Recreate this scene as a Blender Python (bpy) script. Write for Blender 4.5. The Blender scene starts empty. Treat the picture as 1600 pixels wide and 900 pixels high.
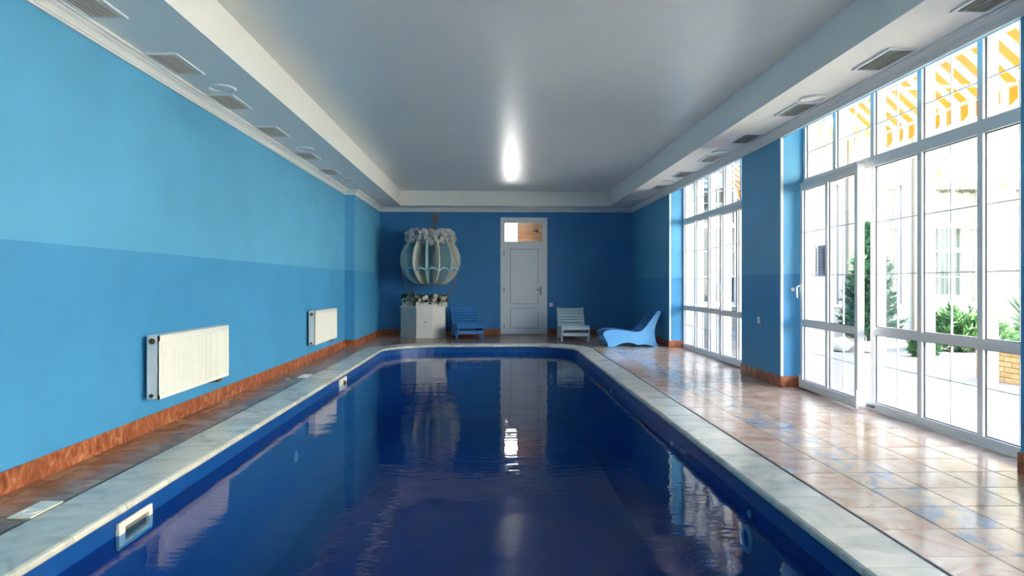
import bpy, math, random
from mathutils import Vector, Matrix
random.seed(7)
SC = bpy.context.scene
COL = SC.collection
PI = math.pi

# ------------------------------------------------------------------ camera, sky, sun, exposure
cam = bpy.data.cameras.new('camera'); cam.sensor_width = 36; cam.lens = 24
cam.shift_y = -6.6 / 1600; cam.clip_start = 0.05; cam.clip_end = 500
camo = bpy.data.objects.new('camera', cam); COL.objects.link(camo)
camo.location = (0, 0, 1.2)
camo.rotation_euler = (PI / 2, 0, -math.atan(33 / 1066.67))
SC.camera = camo

world = bpy.data.worlds.new('sky'); SC.world = world; world.use_nodes = True
wn = world.node_tree
bg = wn.nodes['Background']
sky = wn.nodes.new('ShaderNodeTexSky'); sky.sky_type = 'NISHITA'; sky.sun_disc = False
sky.sun_elevation = math.radians(48); sky.sun_rotation = math.radians(-72); sky.dust_density = 2.0; sky.air_density = 0.8; sky.ozone_density = 0.4
wn.links.new(sky.outputs[0], bg.inputs[0]); bg.inputs[1].default_value = 0.42

sun = bpy.data.lights.new('sun', 'SUN'); sun.energy = 9.0; sun.angle = math.radians(0.6); sun.color = (1, 0.95, 0.87)
suno = bpy.data.objects.new('sun', sun); COL.objects.link(suno)
suno.location = (-9, 10, 24)
suno.rotation_euler = Vector((0.66, -0.12, -0.74)).to_track_quat('-Z', 'Y').to_euler()

SC.view_settings.view_transform = 'Standard'; SC.view_settings.look = 'None'
SC.view_settings.gamma = 1; SC.view_settings.use_curve_mapping = False
SC.view_settings.exposure = 2.93
SC.cycles.max_bounces = 14; SC.cycles.diffuse_bounces = 7; SC.cycles.glossy_bounces = 5
SC.cycles.transparent_max_bounces = 24; SC.cycles.sample_clamp_indirect = 12
SC.cycles.caustics_reflective = False; SC.cycles.caustics_refractive = False

# ------------------------------------------------------------------ main dimensions (metres)
XL, XR, XW = -2.78, 3.36, 3.62          # left wall, pillar face, window frame inner face
XJ, YJ = -2.59, 13.07                   # step in the left wall
YB, YN = 16.1, -6.2                     # back wall, wall behind the camera
ZS, ZC, ZK = 2.99, 3.33, 2.89           # border soffit, tray ceiling, bottom of cornice
TX0, TX1, TY0, TY1 = -2.06, 2.74, -5.6, 15.7   # tray opening
PX0, PX1, PY0, PY1, PR = -2.0, 1.585, 1.4, 13.4, 1.05   # pool inner outline
ZW = -0.145                             # water level
TS = 0.33                               # floor tile

# ------------------------------------------------------------------ helpers
def srgb(r, g, b):
    f = lambda c: (c / 255 / 12.92) if c / 255 <= 0.04045 else ((c / 255 + 0.055) / 1.055) ** 2.4
    return (f(r), f(g), f(b), 1)

class MB:
    def __init__(s): s.v = []; s.f = []; s.smooth = False
    def add(s, vs, fs):
        n = len(s.v); s.v += [tuple(p) for p in vs]; s.f += [tuple(i + n for i in q) for q in fs]; return s
    def box(s, x0, x1, y0, y1, z0, z1):
        return s.add([(x0, y0, z0), (x1, y0, z0), (x1, y1, z0), (x0, y1, z0), (x0, y0, z1), (x1, y0, z1), (x1, y1, z1), (x0, y1, z1)],
                     [(3, 2, 1, 0), (4, 5, 6, 7), (0, 1, 5, 4), (1, 2, 6, 5), (2, 3, 7, 6), (3, 0, 4, 7)])
    def cbox(s, x0, x1, y0, y1, z0, z1, c=0.004):
        # box with all edges chamfered
        x = (x0, x1); y = (y0, y1); z = (z0, z1); vs = []; idx = {}
        sg = (1, -1)
        for i in (0, 1):
            for j in (0, 1):
                for k in (0, 1):
                    for a in range(3):
                        p = [x[i] + sg[i] * c, y[j] + sg[j] * c, z[k] + sg[k] * c]
                        p[a] = (x, y, z)[a][(i, j, k)[a]]
                        idx[i, j, k, a] = len(vs); vs.append(tuple(p))
        fs = []
        for a in range(3):
            b, d = (a + 1) % 3, (a + 2) % 3
            for t in (0, 1):
                q = []
                for (u, w) in ((0, 0), (1, 0), (1, 1), (0, 1)):
                    c3 = [0, 0, 0]; c3[a] = t; c3[b] = u; c3[d] = w
                    q.append(idx[c3[0], c3[1], c3[2], a])
                fs.append(tuple(q if t else q[::-1]))
            for u in (0, 1):
                for w in (0, 1):
                    lo = [0, 0, 0]; hi = [0, 0, 0]
                    lo[b] = hi[b] = u; lo[d] = hi[d] = w; hi[a] = 1
                    q = [idx[(*lo, b)], idx[(*hi, b)], idx[(*hi, d)], idx[(*lo, d)]]
                    fs.append(tuple(q if (u != w) else q[::-1]))
        for i in (0, 1):
            for j in (0, 1):
                for k in (0, 1):
                    q = [idx[i, j, k, 0], idx[i, j, k, 1], idx[i, j, k, 2]]
                    fs.append(tuple(q if (i + j + k) % 2 == 1 else q[::-1]))
        return s.add(vs, fs)
    def prism(s, pts, z0, z1, axis='z'):
        n = len(pts)
        m = {'z': lambda p, h: (p[0], p[1], h), 'y': lambda p, h: (p[0], h, p[1]), 'x': lambda p, h: (h, p[0], p[1])}[axis]
        vs = [m(p, z0) for p in pts] + [m(p, z1) for p in pts]
        fs = [tuple(range(n - 1, -1, -1)), tuple(range(n, 2 * n))] + [(i, (i + 1) % n, n + (i + 1) % n, n + i) for i in range(n)]
        return s.add(vs, fs)
    def tube(s, pts, r, n=8, caps=True):
        pts = [Vector(p) for p in pts]; rs = r if isinstance(r, (list, tuple)) else [r] * len(pts)
        vs = []; fs = []
        up = None
        for i, p in enumerate(pts):
            t = (pts[min(i + 1, len(pts) - 1)] - pts[max(i - 1, 0)]).normalized()
            if up is None or abs(t.dot(up)) > 0.95:
                up = Vector((0, 0, 1)) if abs(t.z) < 0.9 else Vector((1, 0, 0))
            a = t.cross(up).normalized(); b = t.cross(a).normalized()
            for k in range(n):
                an = 2 * PI * k / n
                vs.append(p + (a * math.cos(an) + b * math.sin(an)) * rs[i])
        for i in range(len(pts) - 1):
            for k in range(n):
                fs.append((i * n + k, i * n + (k + 1) % n, (i + 1) * n + (k + 1) % n, (i + 1) * n + k))
        if caps:
            fs.append(tuple(range(n - 1, -1, -1))); fs.append(tuple((len(pts) - 1) * n + k for k in range(n)))
        return s.add(vs, fs)
    def lathe(s, prof, c=(0, 0, 0), n=24, axis='z', closed=False):
        vs = []; fs = []
        for (r, h) in prof:
            for k in range(n):
                a = 2 * PI * k / n; p = (r * math.cos(a), r * math.sin(a), h)
                if axis == 'x': p = (h, p[0], p[1])
                if axis == 'y': p = (p[0], h, p[1])
                vs.append((p[0] + c[0], p[1] + c[1], p[2] + c[2]))
        m = len(prof)
        for i in range(m if closed else m - 1):
            for k in range(n):
                j = (i + 1) % m
                fs.append((i * n + k, i * n + (k + 1) % n, j * n + (k + 1) % n, j * n + k))
        return s.add(vs, fs)
    def build(s, name, mat, parent=None, local=False, kind=None):
        off = Vector((0, 0, 0))
        if parent is not None and not local:
            q = parent
            while q is not None: off += q.location; q = q.parent
        me = bpy.data.meshes.new(name)
        me.from_pydata([(v[0] - off.x, v[1] - off.y, v[2] - off.z) for v in s.v], [], s.f)
        me.update()
        if s.smooth:
            for p in me.polygons: p.use_smooth = True
        if mat: me.materials.append(mat)
        o = bpy.data.objects.new(name, me); COL.objects.link(o)
        if parent is not None: o.parent = parent
        if kind: o['kind'] = kind
        return o

def B(x0, x1, y0, y1, z0, z1): return MB().box(x0, x1, y0, y1, z0, z1)
def CB(x0, x1, y0, y1, z0, z1, c=0.004): return MB().cbox(x0, x1, y0, y1, z0, z1, c)

def tag(o, label, cat, group=None, kind=None):
    o['label'] = label; o['category'] = cat
    if group: o['group'] = group
    if kind: o['kind'] = kind
    return o
def thing(name, label, cat, loc=(0, 0, 0), rz=0, group=None):
    o = bpy.data.objects.new(name, None); COL.objects.link(o); o.location = loc; o.rotation_euler = (0, 0, rz)
    o.empty_display_size = 0.1
    return tag(o, label, cat, group)
def struct(o, label=None, cat=None):
    o['kind'] = 'structure'
    if label: o['label'] = label
    if cat: o['category'] = cat
    return o
def dup(root, loc=None, rz=None, label=None, mats=None):
    def cp(o, par):
        c = o.copy(); COL.objects.link(c); c.parent = par
        if mats and o.type == 'MESH' and o.data.materials and o.data.materials[0].name in mats:
            c.data = o.data.copy(); c.data.materials[0] = mats[o.data.materials[0].name]
        for ch in o.children: cp(ch, c)
        return c
    r = cp(root, None)
    if loc is not None: r.location = loc
    if rz is not None: r.rotation_euler = (0, 0, rz)
    if label: r['label'] = label
    return r

# ------------------------------------------------------------------ materials
def mat(name):
    m = bpy.data.materials.new(name); m.use_nodes = True
    nt = m.node_tree; p = nt.nodes['Principled BSDF']
    return m, nt, p
def N(nt, t, **kw):
    n = nt.nodes.new(t)
    for k, v in kw.items():
        if k.startswith('i_'):
            n.inputs[k[2:].replace('_', ' ')].default_value = v
        else: setattr(n, k, v)
    return n
def simple(name, col, rough=0.5, metal=0.0, spec=0.5, bump=0.0, bscale=60, vary=0.0, vscale=6):
    m, nt, p = mat(name)
    p.inputs['Base Color'].default_value = col; p.inputs['Roughness'].default_value = rough
    p.inputs['Metallic'].default_value = metal; p.inputs['Specular IOR Level'].default_value = spec
    geo = N(nt, 'ShaderNodeNewGeometry')
    if vary:
        no = N(nt, 'ShaderNodeTexNoise'); no.inputs['Scale'].default_value = vscale; no.inputs['Detail'].default_value = 5
        nt.links.new(geo.outputs['Position'], no.inputs['Vector'])
        hs = N(nt, 'ShaderNodeHueSaturation'); hs.inputs['Color'].default_value = col
        mr = N(nt, 'ShaderNodeMapRange'); mr.inputs[1].default_value = 0.3; mr.inputs[2].default_value = 0.7
        mr.inputs[3].default_value = 1 - vary; mr.inputs[4].default_value = 1 + vary
        nt.links.new(no.outputs[0], mr.inputs[0]); nt.links.new(mr.outputs[0], hs.inputs['Value'])
        nt.links.new(hs.outputs[0], p.inputs['Base Color'])
    if bump:
        n2 = N(nt, 'ShaderNodeTexNoise'); n2.inputs['Scale'].default_value = bscale; n2.inputs['Detail'].default_value = 4
        nt.links.new(geo.outputs['Position'], n2.inputs['Vector'])
        b = N(nt, 'ShaderNodeBump'); b.inputs['Strength'].default_value = bump; b.inputs['Distance'].default_value = 0.01
        nt.links.new(n2.outputs[0], b.inputs['Height']); nt.links.new(b.outputs[0], p.inputs['Normal'])
    return m

def wall_paint(name, up, lo, zline):
    # two coats of blue paint with a straight edge at height zline, light orange-peel and pale scuffs low down
    m, nt, p = mat(name)
    geo = N(nt, 'ShaderNodeNewGeometry'); sep = N(nt, 'ShaderNodeSeparateXYZ')
    nt.links.new(geo.outputs['Position'], sep.inputs[0])
    st = N(nt, 'ShaderNodeMath', operation='LESS_THAN'); st.inputs[1].default_value = zline
    nt.links.new(sep.outputs[2], st.inputs[0])
    mx = N(nt, 'ShaderNodeMix', data_type='RGBA'); mx.inputs[6].default_value = up; mx.inputs[7].default_value = lo
    nt.links.new(st.outputs[0], mx.inputs[0])
    no = N(nt, 'ShaderNodeTexNoise'); no.inputs['Scale'].default_value = 1.3; no.inputs['Detail'].default_value = 6
    nt.links.new(geo.outputs['Position'], no.inputs['Vector'])
    mr = N(nt, 'ShaderNodeMapRange'); mr.inputs[1].default_value = 0.3; mr.inputs[2].default_value = 0.7; mr.inputs[3].default_value = 0.93; mr.inputs[4].default_value = 1.07
    nt.links.new(no.outputs[0], mr.inputs[0])
    hs = N(nt, 'ShaderNodeHueSaturation'); nt.links.new(mx.outputs[2], hs.inputs['Color']); nt.links.new(mr.outputs[0], hs.inputs['Value'])
    # scuffs
    mp = N(nt, 'ShaderNodeMapping'); mp.inputs['Scale'].default_value = (9, 9, 4)
    nt.links.new(geo.outputs['Position'], mp.inputs[0])
    n2 = N(nt, 'ShaderNodeTexNoise'); n2.inputs['Scale'].default_value = 1; n2.inputs['Detail'].default_value = 9; n2.inputs['Roughness'].default_value = 0.7
    nt.links.new(mp.outputs[0], n2.inputs['Vector'])
    m2 = N(nt, 'ShaderNodeMapRange'); m2.inputs[1].default_value = 0.66; m2.inputs[2].default_value = 0.76
    nt.links.new(n2.outputs[0], m2.inputs[0])
    zm = N(nt, 'ShaderNodeMapRange'); zm.inputs[1].default_value = 0.75; zm.inputs[2].default_value = 0.25; zm.inputs[3].default_value = 0; zm.inputs[4].default_value = 0.45
    nt.links.new(sep.outputs[2], zm.inputs[0])
    mu = N(nt, 'ShaderNodeMath', operation='MULTIPLY'); nt.links.new(m2.outputs[0], mu.inputs[0]); nt.links.new(zm.outputs[0], mu.inputs[1])
    mx2 = N(nt, 'ShaderNodeMix', data_type='RGBA'); mx2.inputs[7].default_value = srgb(170, 205, 225)
    nt.links.new(hs.outputs[0], mx2.inputs[6]); nt.links.new(mu.outputs[0], mx2.inputs[0])
    nt.links.new(mx2.outputs[2], p.inputs['Base Color'])
    p.inputs['Roughness'].default_value = 0.5; p.inputs['Specular IOR Level'].default_value = 0.35
    n3 = N(nt, 'ShaderNodeTexNoise'); n3.inputs['Scale'].default_value = 90; n3.inputs['Detail'].default_value = 3
    nt.links.new(geo.outputs['Position'], n3.inputs['Vector'])
    b = N(nt, 'ShaderNodeBump'); b.inputs['Strength'].default_value = 0.12; b.inputs['Distance'].default_value = 0.01
    nt.links.new(n3.outputs[0], b.inputs['Height']); nt.links.new(b.outputs[0], p.inputs['Normal'])
    return m

def marble(name, cols, scale=5, rough=0.15, per_object=True, bump=0.05, distort=1.2, stretch=(1, 1, 1), pos=(0.3, 0.5, 0.7), spec=0.5):
    m, nt, p = mat(name)
    geo = N(nt, 'ShaderNodeNewGeometry'); mp = N(nt, 'ShaderNodeMapping'); mp.inputs['Scale'].default_value = stretch
    nt.links.new(geo.outputs['Position'], mp.inputs[0])
    src = mp.outputs[0]
    if per_object:
        oi = N(nt, 'ShaderNodeObjectInfo'); mu = N(nt, 'ShaderNodeMath', operation='MULTIPLY'); mu.inputs[1].default_value = 37
        nt.links.new(oi.outputs['Random'], mu.inputs[0])
        ad = N(nt, 'ShaderNodeVectorMath', operation='ADD'); nt.links.new(src, ad.inputs[0]); nt.links.new(mu.outputs[0], ad.inputs[1]); src = ad.outputs[0]
    no = N(nt, 'ShaderNodeTexNoise'); no.inputs['Scale'].default_value = scale; no.inputs['Detail'].default_value = 8
    no.inputs['Roughness'].default_value = 0.62; no.inputs['Distortion'].default_value = distort
    nt.links.new(src, no.inputs['Vector'])
    cr = N(nt, 'ShaderNodeValToRGB'); e = cr.color_ramp.elements
    e[0].position = pos[0]; e[0].color = cols[0]; e[1].position = pos[-1]; e[1].color = cols[-1]
    for q, c in zip(pos[1:-1], cols[1:-1]):
        x = e.new(q); x.color = c
    nt.links.new(no.outputs[0], cr.inputs[0]); nt.links.new(cr.outputs[0], p.inputs['Base Color'])
    p.inputs['Roughness'].default_value = rough; p.inputs['Specular IOR Level'].default_value = spec
    if bump:
        n3 = N(nt, 'ShaderNodeTexNoise'); n3.inputs['Scale'].default_value = 9; n3.inputs['Detail'].default_value = 3
        nt.links.new(geo.outputs['Position'], n3.inputs['Vector'])
        b = N(nt, 'ShaderNodeBump'); b.inputs['Strength'].default_value = bump; b.inputs['Distance'].default_value = 0.01
        nt.links.new(n3.outputs[0], b.inputs['Height']); nt.links.new(b.outputs[0], p.inputs['Normal'])
    return m

def clear_glass(name, tint, ior=1.45, rough=0.0, gloss=1.0, power=5.0):
    m = bpy.data.materials.new(name); m.use_nodes = True; nt = m.node_tree
    for n in list(nt.nodes): nt.nodes.remove(n)
    out = N(nt, 'ShaderNodeOutputMaterial'); tr = N(nt, 'ShaderNodeBsdfTransparent'); tr.inputs[0].default_value = tint
    gl = N(nt, 'ShaderNodeBsdfGlossy'); gl.inputs['Roughness'].default_value = rough; gl.inputs['Color'].default_value = (gloss, gloss, gloss, 1)
    # Schlick reflectance, the same from both sides of a thin sheet
    f0 = ((ior - 1) / (ior + 1)) ** 2
    fr = N(nt, 'ShaderNodeLayerWeight'); fr.inputs['Blend'].default_value = 0.5
    pw = N(nt, 'ShaderNodeMath', operation='POWER'); pw.inputs[1].default_value = power; nt.links.new(fr.outputs['Facing'], pw.inputs[0])
    ma = N(nt, 'ShaderNodeMath', operation='MULTIPLY_ADD'); ma.inputs[1].default_value = 1 - f0; ma.inputs[2].default_value = f0; nt.links.new(pw.outputs[0], ma.inputs[0])
    mx = N(nt, 'ShaderNodeMixShader')
    nt.links.new(ma.outputs[0], mx.inputs[0]); nt.links.new(tr.outputs[0], mx.inputs[1]); nt.links.new(gl.outputs[0], mx.inputs[2])
    nt.links.new(mx.outputs[0], out.inputs[0])
    return m, nt, gl, fr

UP = srgb(92, 168, 208); LO = srgb(68, 147, 196)
M = {}
M['wall'] = wall_paint('blue wall paint', UP, LO, 1.455)
M['wall_b'] = wall_paint('deep blue wall paint', srgb(62, 128, 186), srgb(60, 124, 182), 0.2)
M['wall_r'] = wall_paint('blue pillar paint', UP, LO, 1.315)
M['white'] = simple('white paint', srgb(226, 228, 226), 0.55, bump=0.03)
M['soffit'] = simple('white ceiling paint', srgb(240, 240, 234), 0.6)
M['ceil'] = simple('satin stretch ceiling', srgb(226, 231, 228), 0.32, spec=0.5, vary=0.02, vscale=0.8)
M['pvc'] = simple('white plastic', srgb(232, 234, 234), 0.3)
M['pvc_door'] = simple('white door plastic', srgb(226, 230, 234), 0.35)
M['gasket'] = simple('dark gasket', srgb(70, 72, 74), 0.6)
M['steel'] = simple('brushed steel', srgb(150, 150, 148), 0.35, metal=0.9)
M['dark'] = simple('dark void', srgb(42, 42, 44), 0.8)
M['grille'] = simple('vent slat plastic', srgb(226, 222, 210), 0.45)
M['rad'] = simple('radiator enamel', srgb(240, 240, 234), 0.3)
M['brass'] = simple('worn brass', srgb(120, 95, 60), 0.4, metal=0.7)
M['grout'] = simple('dark grout', srgb(96, 76, 62), 0.7, vary=0.15)
M['tile'] = marble('beige marbled tile', [srgb(184, 138, 112), srgb(212, 182, 160), srgb(228, 210, 194)], 3.2, 0.15, bump=0.03, spec=0.45)
M['tile_brown'] = marble('brown marbled tile', [srgb(120, 78, 52), srgb(150, 112, 84), srgb(176, 146, 120)], 3.0, 0.22, bump=0.06)
M['tile_blue'] = marble('blue veined tile', [srgb(104, 132, 176), srgb(160, 168, 184), srgb(212, 184, 160), srgb(226, 206, 188)], 5.0, 0.15, bump=0.03, pos=(0.30, 0.43, 0.52, 0.7), stretch=(1.2, 0.8, 1), spec=0.4)
M['base'] = marble('russet marbled skirting', [srgb(112, 58, 36), srgb(158, 90, 58), srgb(196, 134, 98)], 9, 0.25, per_object=False, stretch=(1, 1.3, 0.9))
M['coping'] = marble('pale marbled coping', [srgb(168, 172, 162), srgb(208, 206, 192), srgb(228, 222, 206)], 2.4, 0.25, bump=0.05)
M['liner'] = simple('blue pool liner', srgb(6, 74, 142), 0.35, vary=0.12, vscale=9)
M['fit'] = simple('white pool fitting', srgb(236, 232, 214), 0.35)
M['fit_grey'] = simple('grey fitting recess', srgb(120, 118, 108), 0.5)
M['blue_wood'] = simple('blue painted wood', srgb(96, 170, 228), 0.4, vary=0.05)
M['blue_wood_b'] = simple('blue painted boards', srgb(54, 122, 190), 0.4, vary=0.06)
M['grey_wood'] = simple('grey blue painted wood', srgb(186, 204, 208), 0.45, vary=0.06)
M['cream'] = simple('cream board', srgb(222, 216, 198), 0.6, vary=0.06)
M['pale_blue'] = simple('pale blue board', srgb(150, 190, 204), 0.6, vary=0.05)
M['swag'] = simple('sky blue trim', srgb(132, 182, 216), 0.6)
M['rope'] = simple('brown rope', srgb(128, 110, 90), 0.8, bump=0.3, bscale=300)
M['tulle'] = simple('white tulle', srgb(214, 214, 216), 0.8)
M['basket'] = simple('white painted board', srgb(222, 220, 212), 0.5, vary=0.05, vscale=3)
M['petal'] = simple('white petal', srgb(236, 230, 218), 0.7)
M['leaf'] = simple('dark leaf', srgb(48, 70, 44), 0.5, vary=0.3, vscale=30)
M['wood'] = marble('varnished pine', [srgb(150, 92, 52), srgb(196, 136, 88), srgb(214, 160, 112)], 5, 0.4, per_object=True, stretch=(0.5, 4, 6), bump=0)
M['glass'], _, _, _ = clear_glass('window glass', (0.96, 0.98, 0.98, 1), 1.35)
M['paper'] = simple('lilac paper', srgb(150, 158, 196), 0.8)
M['ink'] = simple('print ink', srgb(60, 66, 110), 0.8)
M['pave'] = marble('pale courtyard paving', [srgb(142, 138, 130), srgb(152, 148, 139), srgb(160, 155, 147)], 1.5, 0.7, per_object=False, bump=0)
M['stucco'] = simple('white stucco', srgb(184, 182, 174), 0.8, bump=0.1)
M['stucco_y'] = simple('cream stucco', srgb(236, 232, 218), 0.8, bump=0.1)
M['curtain'] = simple('pale curtain', srgb(128, 130, 118), 0.8)
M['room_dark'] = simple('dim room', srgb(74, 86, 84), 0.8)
M['ybrick'] = marble('yellow brick', [srgb(196, 160, 104), srgb(214, 180, 124), srgb(226, 198, 150)], 12, 0.8, bump=0.1)
M['stone'] = simple('pale boulder', srgb(206, 206, 200), 0.8, vary=0.15, bump=0.4, bscale=14)
M['fir'] = simple('fir needles', srgb(64, 104, 74), 0.7, vary=0.35, vscale=7)
M['juniper'] = simple('juniper needles', srgb(82, 120, 66), 0.7, vary=0.35, vscale=7)
M['yucca'] = simple('yucca leaf', srgb(112, 146, 98), 0.5, vary=0.2)
M['bark'] = simple('bark', srgb(88, 70, 54), 0.9)

def stripes(name, axis, period, c0, c1, off=0.0):
    m, nt, p = mat(name)
    geo = N(nt, 'ShaderNodeNewGeometry'); sep = N(nt, 'ShaderNodeSeparateXYZ'); nt.links.new(geo.outputs['Position'], sep.inputs[0])
    ad = N(nt, 'ShaderNodeMath', operation='ADD'); ad.inputs[1].default_value = off + 100 * period; nt.links.new(sep.outputs[axis], ad.inputs[0])
    md = N(nt, 'ShaderNodeMath', operation='MODULO'); md.inputs[1].default_value = period; nt.links.new(ad.outputs[0], md.inputs[0])
    lt = N(nt, 'ShaderNodeMath', operation='LESS_THAN'); lt.inputs[1].default_value = period / 2; nt.links.new(md.outputs[0], lt.inputs[0])
    mx = N(nt, 'ShaderNodeMix', data_type='RGBA'); mx.inputs[6].default_value = c0; mx.inputs[7].default_value = c1
    nt.links.new(lt.outputs[0], mx.inputs[0])
    df = N(nt, 'ShaderNodeBsdfDiffuse'); tl = N(nt, 'ShaderNodeBsdfTranslucent'); ms = N(nt, 'ShaderNodeMixShader'); ms.inputs[0].default_value = 0.45
    nt.links.new(mx.outputs[2], df.inputs[0]); nt.links.new(mx.outputs[2], tl.inputs[0])
    nt.links.new(df.outputs[0], ms.inputs[1]); nt.links.new(tl.outputs[0], ms.inputs[2])
    nt.links.new(ms.outputs[0], nt.nodes['Material Output'].inputs[0])
    return m
YEL = srgb(228, 174, 84); WHT = srgb(226, 224, 214)
M['awn_y'] = stripes('yellow and white awning cloth', 1, 0.235, WHT, YEL)
M['awn_p'] = stripes('cream and white awning cloth', 0, 0.235, WHT, srgb(240, 226, 186))
M['awn_x'] = stripes('yellow and white awning cloth across', 0, 0.235, WHT, YEL)

# water: clear tinted body under a Fresnel mirror with fine ripples
M['water'], nt, gl, fr = clear_glass('pool water', (0.20, 0.54, 0.82, 1), 1.22, 0.0, power=5.6)
geo = N(nt, 'ShaderNodeNewGeometry'); mp = N(nt, 'ShaderNodeMapping'); mp.inputs['Scale'].default_value = (0.8, 2.0, 1.0)
nt.links.new(geo.outputs['Position'], mp.inputs[0])
na = N(nt, 'ShaderNodeTexNoise'); na.inputs['Scale'].default_value = 1.6; na.inputs['Detail'].default_value = 3
nb = N(nt, 'ShaderNodeTexNoise'); nb.inputs['Scale'].default_value = 6.5; nb.inputs['Detail'].default_value = 2
nt.links.new(mp.outputs[0], na.inputs['Vector']); nt.links.new(mp.outputs[0], nb.inputs['Vector'])
b1 = N(nt, 'ShaderNodeBump'); b1.inputs['Strength'].default_value = 0.26; b1.inputs['Distance'].default_value = 0.02
b2 = N(nt, 'ShaderNodeBump'); b2.inputs['Strength'].default_value = 0.14; b2.inputs['Distance'].default_value = 0.01
nt.links.new(na.outputs[0], b1.inputs['Height']); nt.links.new(nb.outputs[0], b2.inputs['Height']); nt.links.new(b1.outputs[0], b2.inputs['Normal'])
nt.links.new(b2.outputs[0], gl.inputs['Normal']); nt.links.new(b2.outputs[0], fr.inputs['Normal'])

def emit(name, col, s):
    m = bpy.data.materials.new(name); m.use_nodes = True; nt = m.node_tree
    nt.nodes.remove(nt.nodes['Principled BSDF'])
    e = N(nt, 'ShaderNodeEmission'); e.inputs[0].default_value = col; e.inputs[1].default_value = s
    nt.links.new(e.outputs[0], nt.nodes['Material Output'].inputs[0]); return m
M['dayglow'] = emit('daylit corridor pane', (1, 0.96, 0.9, 1), 5)  # emission stands for the sunlit white behind the door glass
M['lamp'] = emit('added fill glow', (1, 0.86, 0.7, 1), 5)  # glow of the fill lamp added in the corridor

# ================================================================== STRUCTURE
# ---- pool outline
def pool_path(off=0.0, near=True, n=10):
    """inner outline grown by off, counter-clockwise from near right"""
    x0, x1, y0, y1, r = PX0 - off, PX1 + off, PY0 - off, PY1 + off, PR + off
    pts = [(x0, y0), (x1, y0)]
    for k in range(n + 1):
        a = k / n * PI / 2; pts.append((x1 - r + r * math.cos(a), y1 - r + r * math.sin(a)))
    for k in range(n + 1):
        a = PI / 2 + k / n * PI / 2; pts.append((x0 + r + r * math.cos(a), y1 - r + r * math.sin(a)))
    return pts

# ---- floor slab with the pool hole, tiles as parts
CW_L, CW_R, CW_F = 0.33, 0.285, 0.36     # coping widths
GUT = 0.03
gx0, gx1 = PX0 - CW_L, PX1 + CW_R        # outer coping edges
gyf, gyn = PY1 + CW_F, PY0 - 0.33
fl = MB()
zb = -0.012
fl.box(XL - 0.1, gx0 + 0.05, YN, YB + 0.2, -0.14, zb)
fl.box(gx1 - 0.05, XW + 0.24, YN, YB + 0.2, -0.14, zb)
fl.box(gx0 + 0.05, gx1 - 0.05, gyf - 0.03, YB + 0.2, -0.14, zb)
fl.box(gx0 + 0.05, gx1 - 0.05, YN, gyn + 0.03, -0.14, zb)
# corner fillets beneath the rounded coping corners
def corner_fill(mb, sx):
    o = pool_path(0.06)
    seg = [p for p in o if p[1] > PY1 - PR - 0.001 and (p[0] > 0) == (sx > 0)]
    cx = gx1 if sx > 0 else gx0
    poly = [(cx, PY1 - PR)] + seg + [(seg[-1][0], gyf), (cx, gyf)] if sx > 0 else [(cx, gyf), (seg[0][0], gyf)] + seg + [(cx, PY1 - PR)]
    mb.prism(poly, -0.139, zb - 0.001)
corner_fill(fl, 1); corner_fill(fl, -1)
floor = struct(fl.build('floor', M['grout']))

def tile_mesh(w, d, name):
    c = 0.003; g = 0.003
    x, y = w / 2 - g / 2, d / 2 - g / 2; t = 0.012
    vs = [(-x, -y, -t), (x, -y, -t), (x, y, -t), (-x, y, -t), (-x, -y, -c), (x, -y, -c), (x, y, -c), (-x, y, -c),
          (-x + c, -y + c, 0), (x - c, -y + c, 0), (x - c, y - c, 0), (-x + c, y - c, 0)]
    fs = [(0, 1, 5, 4), (1, 2, 6, 5), (2, 3, 7, 6), (3, 0, 4, 7), (4, 5, 9, 8), (5, 6, 10, 9), (6, 7, 11, 10), (7, 4, 8, 11), (8, 9, 10, 11)]
    me = bpy.data.meshes.new(name); me.from_pydata(vs, [], fs); me.update(); return me, vs, fs

cols_r = [(gx1 + GUT, 2.215, 'tile'), (2.215, 2.545, 'tile_blue'), (2.545, 2.875, 'tile'), (2.875, 3.21, 'tile'), (3.21, XW + 0.01, 'tile')]
cols_l = [(-2.69, gx0 - GUT, 'tile_brown'), (XL, -2.69, 'tile_brown')]
rest = {'tile': MB(), 'tile_blue': MB(), 'tile_brown': MB()}
Y0T = 3.605 - TS * 30
cache = {}
ntile = 0
def put_tile(x0, x1, y0, y1, mk, solo):
    global ntile
    w, d = round(x1 - x0, 4), round(y1 - y0, 4)
    if solo and ntile < 290:
        key = (w, d, mk)
        if key not in cache:
            me, _, _ = tile_mesh(w, d, 'tile'); me.materials.append(M[mk]); cache[key] = me
        o = bpy.data.objects.new('tile', cache[key]); COL.objects.link(o); o.parent = floor
        o.location = ((x0 + x1) / 2, (y0 + y1) / 2, random.uniform(-0.0008, 0.0008)); ntile += 1
    else:
        me, vs, fs = tile_mesh(w, d, 'tmp'); bpy.data.meshes.remove(me)
        cx, cy = (x0 + x1) / 2, (y0 + y1) / 2
        rest[mk].add([(v[0] + cx, v[1] + cy, v[2]) for v in vs], fs)
j = 0
while Y0T + j * TS < YB:
    y0 = max(Y0T + j * TS, YN); y1 = min(Y0T + (j + 1) * TS, YB)
    if y1 > YN + 0.05 and y1 - y0 > 0.02:
        vis = 2.3 < y1 and y0 < 12.4
        for (a, b, mk) in cols_r: put_tile(a, b, y0, y1, mk, vis)
        for (a, b, mk) in cols_l: put_tile(a, b, y0, y1, mk, vis)
    j += 1
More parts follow.
